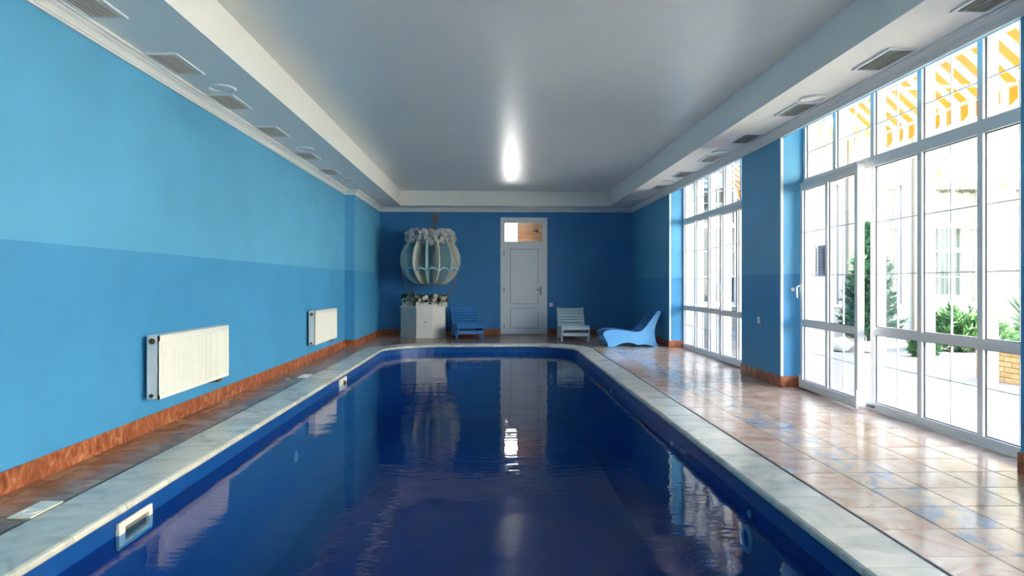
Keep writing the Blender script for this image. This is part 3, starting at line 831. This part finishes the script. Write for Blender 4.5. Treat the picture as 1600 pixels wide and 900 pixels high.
# ================================================================== LOUNGERS
def bez(pts, n=6):
    """Catmull-Rom through a closed list"""
    out = []; m = len(pts)
    for i in range(m):
        p0, p1, p2, p3 = (Vector(pts[(i + k - 1) % m]) for k in range(4))
        for k in range(n):
            t = k / n
            out.append(0.5 * ((2 * p1) + (-p0 + p2) * t + (2 * p0 - 5 * p1 + 4 * p2 - p3) * t * t + (-p0 + 3 * p1 - 3 * p2 + p3) * t ** 3))
    return [(p.x, p.y) for p in out]
SIDE = [(0.00, 0.245), (0.045, 0.30), (0.16, 0.325), (0.33, 0.322), (0.50, 0.298), (0.62, 0.283), (0.72, 0.292), (0.80, 0.345), (0.90, 0.468), (1.00, 0.60), (1.06, 0.672), (1.11, 0.676),
        (1.118, 0.640), (1.075, 0.545), (1.03, 0.43), (1.003, 0.32), (1.005, 0.20), (1.03, 0.09), (1.075, 0.0), (0.985, 0.0), (0.93, 0.022), (0.79, 0.042), (0.68, 0.032), (0.57, 0.066),
        (0.46, 0.078), (0.34, 0.055), (0.26, 0.018), (0.215, 0.0), (0.105, 0.0), (0.085, 0.075), (0.035, 0.17)]
TOP = [(-0.0, 0.25), (0.06, 0.302), (0.16, 0.322), (0.33, 0.319), (0.50, 0.295), (0.62, 0.280), (0.715, 0.289), (0.80, 0.343), (0.90, 0.466), (1.00, 0.598), (1.06, 0.67)]
def make_lounger(label, mp, ms, W=0.58):
    """axis x: foot end at 0, back at 1.1; y: -W/2..W/2"""
    t = thing('sun_lounger', label, 'lounger', (0, 0, 0))
    o = bez(SIDE, 4)
    for s in (-1, 1):
        ya = s * W / 2; yb = ya - s * 0.03
        MB().prism(o, min(ya, yb), max(ya, yb), 'y').build('side_panel', mp, t, local=True)
    # slats along the top line
    def at(u):
        u = u * (len(TOP) - 1); i = min(int(u), len(TOP) - 2); f = u - i
        p0 = Vector(TOP[i]); p1 = Vector(TOP[i + 1]); return p0.lerp(p1, f), (p1 - p0).normalized()
    # arc length table
    L = [0.0]
    for i in range(200): L.append(L[-1] + (at((i + 1) / 200)[0] - at(i / 200)[0]).length)
    total = L[-1]
    def at_s(s):
        for i in range(200):
            if L[i + 1] >= s: return at((i + (s - L[i]) / max(1e-6, L[i + 1] - L[i])) / 200)
        return at(1.0)
    n = 16; step = total / n; wsl = step * 0.74
    for k in range(n):
        p, d = at_s(step * (k + 0.5)); nrm = Vector((-d.y, d.x)); h = 0.020; dn = 0.006
        q = [p - d * wsl / 2 - nrm * (dn + h), p + d * wsl / 2 - nrm * (dn + h), p + d * wsl / 2 - nrm * dn, p - d * wsl / 2 - nrm * dn]
        MB().prism([(a.x, a.y) for a in q], -W / 2 + 0.03, W / 2 - 0.03, 'y').build('slat', ms, t, local=True)
    # foot-end boards
    for (x, za, zb_) in ((0.05, 0.115, 0.185),):
        B(x, x + 0.02, -W / 2 + 0.03, W / 2 - 0.03, za, zb_).build('foot_board', mp, t, local=True)
    B(0.955, 0.985, -W / 2 + 0.03, W / 2 - 0.03, 0.08, 0.15).build('rear_rail', mp, t, local=True)
    return t
lg = make_lounger('bright blue curved lounger standing sideways next to the window', M['blue_wood'], M['blue_wood_b'])
lg.location = (2.115, 13.20, 0.0); lg.rotation_euler = (0, 0, math.radians(3))
g2 = dup(lg, (1.755, 14.05, 0), PI / 2, 'pale grey lounger facing the pool to the right of the door', {'blue painted wood': M['grey_wood'], 'blue painted boards': M['grey_wood']})
g3 = dup(lg, (-0.43, 14.72, 0), PI / 2 + math.radians(11), 'blue lounger facing the pool between flower basket and door', {'blue painted wood': M['blue_wood_b']})

# ================================================================== BALLOON DECORATION
bx, by = -1.352, 15.38
bal = thing('balloon_decoration', 'pale blue and cream hot air balloon ornament hanging above the flower basket', 'decoration', (bx, by, 1.2))
def rad_at(z):
    u = (z - 1.20) / (2.20 - 1.20)
    tab = [(0.0, 0.34), (0.04, 0.42), (0.1, 0.495), (0.2, 0.575), (0.32, 0.64), (0.46, 0.675), (0.58, 0.675), (0.72, 0.645), (0.86, 0.57), (1.0, 0.46)]
    for (a, ra), (b, rb) in zip(tab, tab[1:]):
        if u <= b: return ra + (rb - ra) * (u - a) / (b - a)
    return tab[-1][1]
NF = 14
for k in range(NF):
    th = math.radians(-4 + k * 360 / NF)           # 0 = facing the camera (-y)
    dx, dy = math.sin(th), -math.cos(th); ox, oy = -dy, dx
    outer = [(rad_at(1.2 + i / 16), 1.2 + i / 16) for i in range(17)]
    inner = [(0.16, 2.2), (0.16, 1.2)]
    poly = outer + inner; h = 0.013; n = len(poly)
    vs = [(bx + dx * r - ox * h, by + dy * r - oy * h, z) for r, z in poly] + [(bx + dx * r + ox * h, by + dy * r + oy * h, z) for r, z in poly]
    fs = [tuple(range(n)), tuple(range(2 * n - 1, n - 1, -1))] + [(i, n + i, n + (i + 1) % n, (i + 1) % n) for i in range(n)]
    MB().add(vs, fs).build('balloon_fin', M['pale_blue'] if k % 2 == 0 else M['cream'], bal)
MB().lathe([(0.165, 1.2), (0.165, 2.2)], (bx, by, 0), 20).build('core_tube', M['pale_blue'], bal)
for k in range(NF):                               # scalloped swag between neighbouring fins
    a0 = -4 + k * 360 / NF; pts = []
    for i in range(7):
        th = math.radians(a0 + i / 6 * 360 / NF); s = i / 6
        z = 1.46 + 0.075 * math.sin(PI * s); r = rad_at(z) * (1 - 0.055 * math.sin(PI * s))
        pts.append((th, r, z))
    mb = MB()
    for (th, r, z) in pts:
        for (rr, zz) in ((r, z), (r, z + 0.03), (r - 0.05, z + 0.03), (r - 0.05, z)):
            mb.v.append((bx + math.sin(th) * rr, by - math.cos(th) * rr, zz))
    for i in range(6):
        for c in range(4): mb.f.append((i * 4 + c, i * 4 + (c + 1) % 4, i * 4 + 4 + (c + 1) % 4, i * 4 + 4 + c))
    mb.f += [(3, 2, 1, 0), (24, 25, 26, 27)]
    mb.build('swag', M['swag'], bal)
ring = [(bx + 0.40 * math.cos(a), by + 0.40 * math.sin(a), 1.188) for a in [2 * PI * i / 32 for i in range(33)]]
MB().tube(ring, 0.014, 6, False).build('bottom_hoop', M['rope'], bal)
for k, (ax, ay) in enumerate(((-0.60, -0.22), (-0.54, 0.30), (0.60, -0.22), (0.54, 0.30))):
    s = 1 if ax > 0 else -1
    MB().tube([(bx + ax * 1.04, by + ay, 1.50), (bx + ax * 0.93, by + ay * 0.95, 1.15), (bx + s * 0.30 + (0.0 if s < 0 else 0.02), by + ay * 0.7, 0.80)], 0.011, 6).build('rope', M['rope'], bal)
MB().tube([(bx + 0.42, by - 0.30, 2.16), (bx + 0.56, by - 0.36, 1.75), (bx + 0.67, by - 0.25, 1.52)], 0.006, 5).build('rope', M['rope'], bal)
# tulle clouds round the crown
for k, (ang, rr, zz, sz) in enumerate([(-72, .42, 2.24, .16), (-45, .42, 2.26, .17), (-16, .42, 2.23, .18), (12, .40, 2.22, .17), (40, .42, 2.24, .17), (66, .42, 2.25, .17),
                                     (100, .4, 2.23, .16), (140, .4, 2.23, .16), (180, .4, 2.23, .16), (220, .4, 2.23, .16), (260, .4, 2.23, .16)]):
    th = math.radians(ang); c = Vector((bx + math.sin(th) * rr, by - math.cos(th) * rr, zz)); mb = MB()
    rnd = random.Random(k)
    for i in range(150):
        d = Vector((rnd.gauss(0, 1), rnd.gauss(0, 1), rnd.gauss(0, 1))).normalized(); p = c + d * sz * rnd.uniform(0.55, 1.0)
        a = d.orthogonal().normalized(); b = d.cross(a); q = rnd.uniform(0, 6.28); a, b = a * math.cos(q) + b * math.sin(q), b * math.cos(q) - a * math.sin(q)
        s = rnd.uniform(0.03, 0.06); lift = d * s * 0.7
        mb.add([p - a * s, p - b * s * 0.8 + lift, p + a * s, p + b * s * 0.8 + lift, p - d * s * 0.5], [(0, 1, 4), (1, 2, 4), (2, 3, 4), (3, 0, 4)])
    mb.build('tulle_puff', M['tulle'], bal)
# hanger: wall bracket with arm and rope
hg = MB()
hg.box(bx + 0.06, bx + 0.11, YB - 0.03, YB - 0.001, 2.62, 2.84)
hg.tube([(bx + 0.085, YB - 0.03, 2.76), (bx + 0.07, by, 2.76)], 0.022, 8)
hg.build('wall_bracket', M['rope'], bal)
hk = MB()
hk.tube([(bx + 0.07, by, 2.79), (bx + 0.065, by, 2.42), (bx + 0.03, by, 2.2)], [0.016, 0.02, 0.016], 8)
hk.tube([(bx + 0.0, by, 2.755), (bx + 0.14, by, 2.745)], 0.014, 6); hk.tube([(bx + 0.03, by, 2.455), (bx + 0.13, by, 2.475)], 0.014, 6)
hk.tube([(bx + 0.05, by - 0.01, 2.44), (bx - 0.01, by - 0.01, 2.48), (bx - 0.03, by - 0.01, 2.56)], 0.012, 6)
hk.build('hanging_cord', M['rope'], bal)

# basket plinth with planters and flowers
bk = thing('balloon_basket', 'white angular wooden basket below the balloon ornament', 'basket', (-1.5, 15.5, 0))
pol = [(-2.055, 15.56), (-1.645, 15.10), (-1.275, 15.10), (-1.03, 15.50), (-1.03, 15.95), (-2.055, 15.95)]
def grow(p, d):
    c = Vector((-1.53, 15.56)); return [tuple(c + (Vector(q) - c) * (1 + d)) for q in p]
MB().prism(grow(pol, -0.02), 0.10, 0.66).build('basket_body', M['basket'], bk)
MB().prism(pol, 0.0, 0.10).build('basket_foot', M['basket'], bk)
MB().prism(grow(pol, 0.03), 0.66, 0.69).build('basket_rim', M['basket'], bk)
MB().tube([(-1.44, 15.112, 0.33), (-1.44, 15.108, 0.37)], 0.012, 8).build('latch', M['brass'], bk)
def planter(x0, x1, y0, y1, lab, nfl, seed, z1=0.80):
    t = thing('flower_planter', lab, 'planter', ((x0 + x1) / 2, (y0 + y1) / 2, 0.69))
    pb = MB()
    w = 0.014
    pb.box(x0, x1, y0, y0 + w, 0.69, z1); pb.box(x0, x1, y1 - w, y1, 0.69, z1); pb.box(x0, x0 + w, y0 + w, y1 - w, 0.69, z1); pb.box(x1 - w, x1, y0 + w, y1 - w, 0.69, z1)
    pb.box(x0 + w, x1 - w, y0 + w, y1 - w, 0.69, 0.70); pb.build('planter_box', M['basket'], t)
    rnd = random.Random(seed)
    lv = MB()
    for i in range(nfl * 14):
        p = Vector((rnd.uniform(x0 - .03, x1 + .03), rnd.uniform(y0 - .03, y1), z1 + rnd.uniform(-0.05, 0.15)))
        d = Vector((rnd.gauss(0, 1), rnd.gauss(0, 1) - .5, rnd.gauss(0, .6) + .3)).normalized(); s = rnd.uniform(0.06, 0.1)
        a = d.orthogonal().normalized() * s * 0.45
        lv.add([p, p + d * s * .5 + a, p + d * s, p + d * s * .5 - a], [(0, 1, 2), (0, 2, 3)])
    lv.build('leaves', M['leaf'], t, kind='stuff')
    for i in range(nfl):
        c = Vector((x0 + (i + rnd.uniform(.2, .8)) * (x1 - x0) / nfl, rnd.uniform(y0 - .05, (y0 + y1) / 2), z1 + rnd.uniform(0.0, 0.13)))
        mb = MB(); r = rnd.uniform(0.04, 0.062)
        for ringk, (el, cnt) in enumerate(((0.1, 6), (0.7, 5), (1.25, 3))):
            for j in range(cnt):
                a = 2 * PI * (j + ringk * .5) / cnt
                d = Vector((math.cos(a) * math.cos(el), -math.sin(el), math.sin(a) * math.cos(el)))
                s = d.orthogonal().normalized(); u = d.cross(s)
                mb.add([c, c + d * r * .7 + s * r * .5, c + d * r * 1.05, c + d * r * .7 - s * r * .5, c + d * r * .8 + u * r * .2], [(0, 1, 4), (1, 2, 4), (2, 3, 4), (3, 0, 4)])
        mb.build('blossom', M['petal'], t)
planter(-1.66, -1.19, 15.16, 15.36, 'long white planter box of white flowers on the front of the basket', 9, 3)
planter(-2.0, -1.76, 15.5, 15.72, 'small white planter box on the left corner of the basket', 5, 4, 0.82)
planter(-1.22, -1.0, 15.46, 15.74, 'small flower box on the right corner of the basket with trailing blossoms', 6, 5, 0.79)

# ================================================================== SWITCHES AND SOCKETS
def socket(name, c, axis, lab, cat, sz=0.042):
    t = thing(name, lab, cat, c)
    x, y, z = c; d = 0.009
    if axis == '-x':
        CB(x - d, x - 0.0005, y - sz, y + sz, z - sz, z + sz, 0.003).build('face_plate', M['pvc'], t)
        MB().lathe([(0.024, x - d - 0.002), (0.022, x - d + 0.003), (0, x - d + 0.001)], (0, y, z), 16, 'x').build('socket_well', M['fit_grey'], t)
    else:
        CB(x - sz, x + sz, y - d, y - 0.0005, z - sz, z + sz, 0.003).build('face_plate', M['pvc'], t)
        CB(x - sz * .62, x + sz * .62, y - d - 0.005, y - d, z - sz * .62, z + sz * .62, 0.002).build('rocker', M['pvc'], t)
socket('wall_socket', (XR, 8.46, 0.745), '-x', 'white wall socket on the blue pillar between the windows', 'socket')
socket('light_switch', (1.42, YB, 0.705), '-y', 'small white switch on the back wall beside the door', 'switch')
socket('wall_switch', (3.50, 7.81, 1.135), '-y', 'tiny white switch on the window reveal beside the open sash', 'switch', 0.02)

# notice on the sash glass
nt_ = thing('paper_notice', 'lilac paper notice taped to the glass of the open sash', 'notice', (3.61, 7.33, 1.42))
B(3.606, 3.608, 7.24, 7.42, 1.28, 1.62).build('sheet', M['paper'], nt_)
for k in range(8):
    B(3.6045, 3.606, 7.26, 7.40 - 0.02 * (k % 3), 1.56 - k * 0.03, 1.568 - k * 0.03).build('text_line', M['ink'], nt_)

# ================================================================== COURTYARD
gnd = struct(B(XO, 40, -20, 40, -0.25, -0.03).build('ground', M['pave']))
struct(B(XW + FD, XO, YN, YB, -0.25, -0.02).build('trim_6', M['pave']))

def awning(x0, x1, y0, y1, zt, zf, lab, rot=None):
    """own-building awnings: cloth from wall x0 (height zt) down to front bar x1 (height zf)"""
    t = thing('awning', lab, 'awning', (x0, (y0 + y1) / 2, zf))
    m = M['awn_y']; th = 0.004
    MB().add([(x0, y0, zt), (x1, y0, zf), (x1, y1, zf), (x0, y1, zt), (x0, y0, zt + th), (x1, y0, zf + th), (x1, y1, zf + th), (x0, y1, zt + th)],
             [(0, 1, 2, 3), (7, 6, 5, 4), (0, 4, 5, 1), (1, 5, 6, 2), (2, 6, 7, 3), (3, 7, 4, 0)]).build('cloth', m, t)
    va = MB(); P = 0.235; ky = math.floor(y0 / P); pts = []
    y = y0
    while y < y1 - 1e-6:
        pts.append((y, zf - 0.16 - 0.05 * abs(math.sin(PI * y / P)))); y += P / 8
    pts.append((y1, zf - 0.16)); poly = [(y0, zf)] + pts + [(y1, zf)]
    for i in range(len(pts) - 1):
        a, b = pts[i], pts[i + 1]
        va.add([(x1, a[0], zf), (x1, b[0], zf), (x1, b[0], b[1]), (x1, a[0], a[1])], [(0, 1, 2, 3)])
        va.add([(x1 + 0.003, a[0], zf), (x1 + 0.003, b[0], zf), (x1 + 0.003, b[0], b[1]), (x1 + 0.003, a[0], a[1])], [(3, 2, 1, 0)])
    va.build('valance', m, t)
    CB(x1 - 0.03, x1 + 0.0, y0, y1, zf - 0.04, zf - 0.003, 0.004).build('front_bar', M['pvc'], t)
    xm, zm = (x0 + x1) / 2 + .1, zt + (zf - zt) * (((x0 + x1) / 2 + .1 - x0) / (x1 - x0))
    CB(xm - 0.02, xm + 0.015, y0, y1, zm - 0.045, zm - 0.015, 0.004).build('mid_bar', M['pvc'], t)
    for y in (y0 + 0.05, (y0 + y1) / 2, y1 - 0.05):
        MB().tube([(x0, y, zf - 0.1), (x1 - 0.02, y, zf - 0.03)], 0.016, 8).build('support_arm', M['pvc'], t)
    CB(x0 - 0.0, x0 + 0.08, y0, y1, zt - 0.04, zt + 0.06, 0.01).build('cassette', M['pvc'], t)
awning(XO, 5.2, 4.0, 9.1, 4.35, 3.2, 'yellow and white striped awning over the window with the open sash')
awning(XO, 5.2, 10.7, 14.3, 4.35, 3.2, 'yellow and white striped awning over the window by the blue lounger')
awning(XO, 5.2, -1.2, 3.7, 4.35, 3.2, 'yellow and white striped awning over the window beside the pool head')
awning(XO, 5.2, -6.0, -1.5, 4.35, 3.2, 'yellow and white striped awning over the window of the near deck')
struct(B(XO - 0.02, XO, YN - 0.25, YB + 0.25, ZC + 0.3, 4.4).build('wall_parapet', M['stucco']))

# wing across the courtyard, facing the camera
WY = 14.6
M['pilaster'] = simple('sand stucco', srgb(150, 142, 120), 0.8)
M['wing'] = simple('light grey stucco', srgb(146, 145, 138), 0.8, bump=0.1)
wing = thing('courtyard_building', 'pale courtyard building with tall curtained windows and slim pilasters', 'building', (9, WY, 0))
openings = [(4.55, 5.35), (5.75, 6.45), (6.9, 7.55), (8.45, 8.95), (9.62, 10.75), (11.5, 12.6)]
z0, z1 = 0.75, 3.35
wm = MB(); x = XO
for (a, b) in openings:
    wm.box(x, a, WY, WY + 0.3, -0.03, 6.0); wm.box(a, b, WY, WY + 0.3, -0.03, z0); wm.box(a, b, WY, WY + 0.3, z1, 6.0); x = b
wm.box(x, 14.3, WY, WY + 0.3, -0.03, 6.0)
wm.build('building_wall', M['wing'], wing)
for i, (a, b) in enumerate(openings):
    f = MB(); e = 0.06
    f.box(a, a + e, WY + 0.08, WY + 0.15, z0, z1); f.box(b - e, b, WY + 0.08, WY + 0.15, z0, z1)
    f.box(a + e, b - e, WY + 0.08, WY + 0.15, z0, z0 + e); f.box(a + e, b - e, WY + 0.08, WY + 0.15, z1 - e, z1)
    f.box(a + e, b - e, WY + 0.08, WY + 0.15, 2.42, 2.52)
    f.box(a - 0.05, b + 0.05, WY - 0.05, WY + 0.1, z0 - 0.05, z0)
    wf = f.build('window', M['pvc'], wing)
    B(a + e, b - e, WY + 0.11, WY + 0.118, z0 + e, z1 - e).build('pane', M['glass'], wf)
    gb = MB(); gb.box((a + b) / 2 - 0.008, (a + b) / 2 + 0.008, WY + 0.1, WY + 0.108, z0 + e, z1 - e)
    for h in (1.35, 1.9, 2.95): gb.box(a + e, b - e, WY + 0.1, WY + 0.108, h - 0.008, h + 0.008)
    gb.build('glazing_bar', M['pvc'], wf)
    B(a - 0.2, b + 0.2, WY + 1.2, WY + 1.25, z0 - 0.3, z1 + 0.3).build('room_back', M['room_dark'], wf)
    c = MB(); k = 40; xa, xb2 = a + e + (0.18 if i >= 4 else 0.3) * (b - a), b + 0.1; top = []
    for q in range(k + 1): top.append((xa + (xb2 - xa) * q / k, WY + 0.3 + 0.025 * math.sin(q * 1.35) + 0.01 * math.sin(q * 3.1)))
    for q in range(k): c.add([(top[q][0], top[q][1], z0 - .1), (top[q + 1][0], top[q + 1][1], z0 - .1), (top[q + 1][0], top[q + 1][1], z1), (top[q][0], top[q][1], z1)], [(0, 1, 2, 3)])
    c.smooth = True
    c.build('curtain', M['curtain'], wf)
for x in (5.55, 6.7, 7.85, 9.3, 11.1):
    CB(x - 0.12, x + 0.12, WY - 0.08, WY, -0.03, 6.0, 0.01).build('pilaster', M['pilaster'], wing)
def wing_awning(x0, x1, zt, zf, out, lab, m):
    t = thing('awning', lab, 'awning', ((x0 + x1) / 2, WY, zf)); WA = WY - 0.085; y1 = WA - out
    MB().add([(x0, WA, zt), (x1, WA, zt), (x1, y1, zf), (x0, y1, zf), (x0, WA, zt + .004), (x1, WA, zt + .004), (x1, y1, zf + .004), (x0, y1, zf + .004)],
             [(3, 2, 1, 0), (4, 5, 6, 7), (0, 1, 5, 4), (1, 2, 6, 5), (2, 3, 7, 6), (3, 0, 4, 7)]).build('cloth', m, t)
    va = MB(); x = x0; P = 0.235
    while x < x1 - 1e-6:
        xb_ = min(x + P / 8, x1); za = zf - 0.16 - 0.05 * abs(math.sin(PI * x / P)); zb_ = zf - 0.16 - 0.05 * abs(math.sin(PI * xb_ / P))
        va.add([(x, y1, zf), (xb_, y1, zf), (xb_, y1, zb_), (x, y1, za), (x, y1 - .003, zf), (xb_, y1 - .003, zf), (xb_, y1 - .003, zb_), (x, y1 - .003, za)], [(3, 2, 1, 0), (4, 5, 6, 7)]); x += P / 8
    va.build('valance', m, t)
    CB(x0, x1, y1, y1 + 0.03, zf - 0.04, zf - 0.004, 0.004).build('front_bar', M['pvc'], t)
    CB(x0, x1, WA - 0.01, WY - 0.0, zt - 0.05, zt + 0.06, 0.006).build('cassette', M['pvc'], t)
    for x in (x0 + 0.06, x1 - 0.06): MB().tube([(x, WA, zf - 0.1), (x, y1 + 0.02, zf - 0.03)], 0.016, 8).build('support_arm', M['pvc'], t)
wing_awning(9.4, 13.2, 3.95, 3.5, 0.6, 'cream striped awning over the curtained windows across the courtyard', M['awn_p'])
wing_awning(6.2, 8.2, 4.9, 4.35, 1.0, 'yellow striped awning high on the wall behind the fir tree', M['awn_x'])
# unseen far flank of the courtyard, set close to bounce sun indoors
far = thing('side_building', 'unseen cream building closing the far side of the courtyard', 'building', (14, 4, 0))
fm = MB(); x = 14.0; yq = -16
ops = [(-12, -10.5), (-8, -6.5), (-4, -2.5), (0, 1.5), (4, 5.5), (8, 9.5)]
for (a, b) in ops:
    fm.box(x, x + .3, yq, a, -0.03, 6.0); fm.box(x, x + .3, a, b, -0.03, 0.8); fm.box(x, x + .3, a, b, 3.0, 6.0); yq = b
fm.box(x, x + .3, yq, WY, -0.03, 6.0); fm.build('building_wall', M['stucco_y'], far)
for (a, b) in ops:
    f = MB(); f.box(x + .05, x + .12, a, a + .06, .8, 3); f.box(x + .05, x + .12, b - .06, b, .8, 3); f.box(x + .05, x + .12, a, b, .8, .86); f.box(x + .05, x + .12, a, b, 2.94, 3); f.box(x + .05, x + .12, a, b, 2.2, 2.28)
    wf = f.build('window', M['pvc'], far)
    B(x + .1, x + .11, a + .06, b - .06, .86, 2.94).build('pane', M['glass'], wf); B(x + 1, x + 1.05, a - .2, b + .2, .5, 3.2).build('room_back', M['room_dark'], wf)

# ---- plants
def blades(mb, p, d, n, s, rnd, spread=0.5):
    for i in range(n):
        e = (d + Vector((rnd.gauss(0, spread), rnd.gauss(0, spread), rnd.gauss(0, spread)))).normalized()
        a = e.orthogonal().normalized(); q = rnd.uniform(0, 6.28); a = (a * math.cos(q) + e.cross(a) * math.sin(q)) * s * 0.13
        L = s * rnd.uniform(0.7, 1.2)
        mb.add([p - a, p + a, p + e * L], [(0, 1, 2)])
def fir(x, y, h, w, lab, seed):
    t = thing('fir_tree', lab, 'tree', (x, y, -0.03)); rnd = random.Random(seed)
    MB().tube([(x, y, -0.03), (x, y, h * 0.5), (x, y, h * 0.96)], [0.05, 0.035, 0.008], 7).build('trunk', M['bark'], t)
    mb = MB(); br = MB()
    for i in range(520):
        u = rnd.random() ** 0.8; z = 0.10 + u * (h - 0.12); r = w * (1 - u) ** 0.75 * rnd.uniform(0.45, 1.0); a = rnd.uniform(0, 6.283)
        o = Vector((math.cos(a), math.sin(a), 0)); tip = Vector((x, y, z)) + o * r + Vector((0, 0, 0.22 * r + .05)); root = Vector((x, y, z - 0.12 * r))
        if i % 4 == 0: br.tube([root, tip], [0.008, 0.003], 4, False)
        for k in range(8):
            q = root.lerp(tip, 0.35 + 0.65 * k / 7); blades(mb, q, (o * .8 + Vector((0, 0, .6))), 5, 0.13, rnd, 0.5)
    br.build('branches', M['bark'], t); mb.build('foliage', M['fir'], t, kind='stuff')
fir(7.05, 12.5, 2.25, 0.62, 'tall conical green fir tree standing outside the open sash', 1)
fir(5.75, 13.6, 1.25, 0.42, 'small conical fir tree behind the far window', 2)
def juniper(x, y, h, w, lab, seed, n=240):
    t = thing('juniper_shrub', lab, 'shrub', (x, y, -0.03)); rnd = random.Random(seed); mb = MB(); br = MB()
    for i in range(n):
        a = rnd.uniform(0, 6.283); el = rnd.uniform(0.15, 1.3); d = Vector((math.cos(a) * math.cos(el) * w, math.sin(a) * math.cos(el) * w * .7, math.sin(el) * h * rnd.uniform(.7, 1.05)))
        root = Vector((x, y, -0.02)); tip = root + d * rnd.uniform(0.75, 1.0)
        if i % 5 == 0: br.tube([root, tip], [0.01, 0.003], 4, False)
        for k in range(9): blades(mb, root.lerp(tip, 0.35 + .65 * k / 8), d.normalized() + Vector((0, 0, .2)), 6, 0.15, rnd, 0.45)
    br.build('stems', M['bark'], t); mb.build('foliage', M['juniper'], t, kind='stuff')
juniper(8.75, 12.3, 0.85, 0.85, 'low spreading juniper under the curtained window across the courtyard', 5)
juniper(7.3, 11.3, 0.42, 0.2, 'small juniper standing in front of the tall fir tree', 6, 140)
juniper(10.6, 12.6, 0.8, 0.8, 'spreading juniper beyond the big juniper near the planter', 8)
# yellow brick planter with yucca
px, py = 6.75, 8.05
pl = thing('brick_planter', 'low yellow brick planter holding a spiky yucca', 'planter', (px, py, -0.03))
x0, x1, y0, y1 = px - 0.35, px + 0.9, py - 0.0, py + 0.75
B(x0 + 0.012, x1 - 0.012, y0 + 0.012, y1 - 0.012, -0.03, 0.36).build('planter_core', M['stucco'], pl)
me_c = {}
for row in range(6):
    z = -0.028 + row * 0.066; off = 0.125 if row % 2 else 0.0
    for (horiz, fixed, lo, hi) in ((True, y0, x0, x1), (True, y1, x0, x1), (False, x0, y0, y1), (False, x1, y0, y1)):
        u = lo - off
        while u < hi:
            a, b = max(u, lo), min(u + 0.242, hi); u += 0.25
            if b - a < 0.03: continue
            key = (horiz, round(b - a, 3))
            if key not in me_c:
                hl = (b - a) / 2
                q = CB(-hl, hl, -0.02, 0.02, 0, 0.06, 0.003) if horiz else CB(-0.02, 0.02, -hl, hl, 0, 0.06, 0.003)
                o = q.build('brick', M['ybrick'], pl, local=True); me_c[key] = o.data
            else:
                o = bpy.data.objects.new('brick', me_c[key]); COL.objects.link(o); o.parent = pl
            c = ((a + b) / 2, fixed, z) if horiz else (fixed, (a + b) / 2, z)
            o.location = (c[0] - px, c[1] - py, c[2] + 0.03)
CB(x0 - 0.04, x1 + 0.04, y0 - 0.04, y1 + 0.04, 0.37, 0.41, 0.006).build('cap_stone', M['stone'], pl)
yc = thing('yucca_plant', 'spiky green yucca growing in the brick planter', 'plant', (px + .1, py + .35, 0.41))
rnd = random.Random(3)
MB().tube([(px + .1, py + .35, .41), (px + .1, py + .35, .62)], .05, 8).build('stem', M['bark'], yc)
for i in range(46):
    a = rnd.uniform(0, 6.283); el = rnd.uniform(-0.1, 1.35); L = rnd.uniform(0.5, 0.75)
    d = Vector((math.cos(a) * math.cos(el), math.sin(a) * math.cos(el), math.sin(el))); s = d.cross(Vector((0, 0, 1))).normalized() * 0.02
    p = Vector((px + .1, py + .35, .6)); m1 = p + d * L * .55; e = p + d * L - Vector((0, 0, 0.12 * L * math.cos(el))); up = Vector((0, 0, .006))
    MB().add([p - s, p + s, m1 + s, e, m1 - s, p - up, m1 - up], [(0, 5, 6, 4), (5, 1, 2, 6), (4, 6, 3), (6, 2, 3)]).build('leaf', M['yucca'], yc)
# pale boulders beside the fir
for k, (x, y, r) in enumerate(((6.35, 12.2, 0.17), (6.75, 12.0, 0.13))):
    rnd = random.Random(20 + k); mb = MB(); n = 14; prof = []
    for i in range(9):
        v = PI * i / 8
        for j in range(n):
            u = 2 * PI * j / n; q = r * (1 + 0.12 * math.sin(3 * u + k) * math.sin(v) + 0.08 * math.sin(5 * v + u))
            mb.v.append((x + 1.35 * q * math.cos(u) * math.sin(v), y + q * math.sin(u) * math.sin(v), -0.03 + 0.75 * r - 0.8 * q * math.cos(v)))
    for i in range(8):
        for j in range(n): mb.f.append((i * n + j, i * n + (j + 1) % n, (i + 1) * n + (j + 1) % n, (i + 1) * n + j))
    mb.smooth = True
    o = mb.build('boulder', M['stone']); tag(o, ('larger', 'smaller')[k] + ' pale boulder on the paving by the fir tree', 'stone')
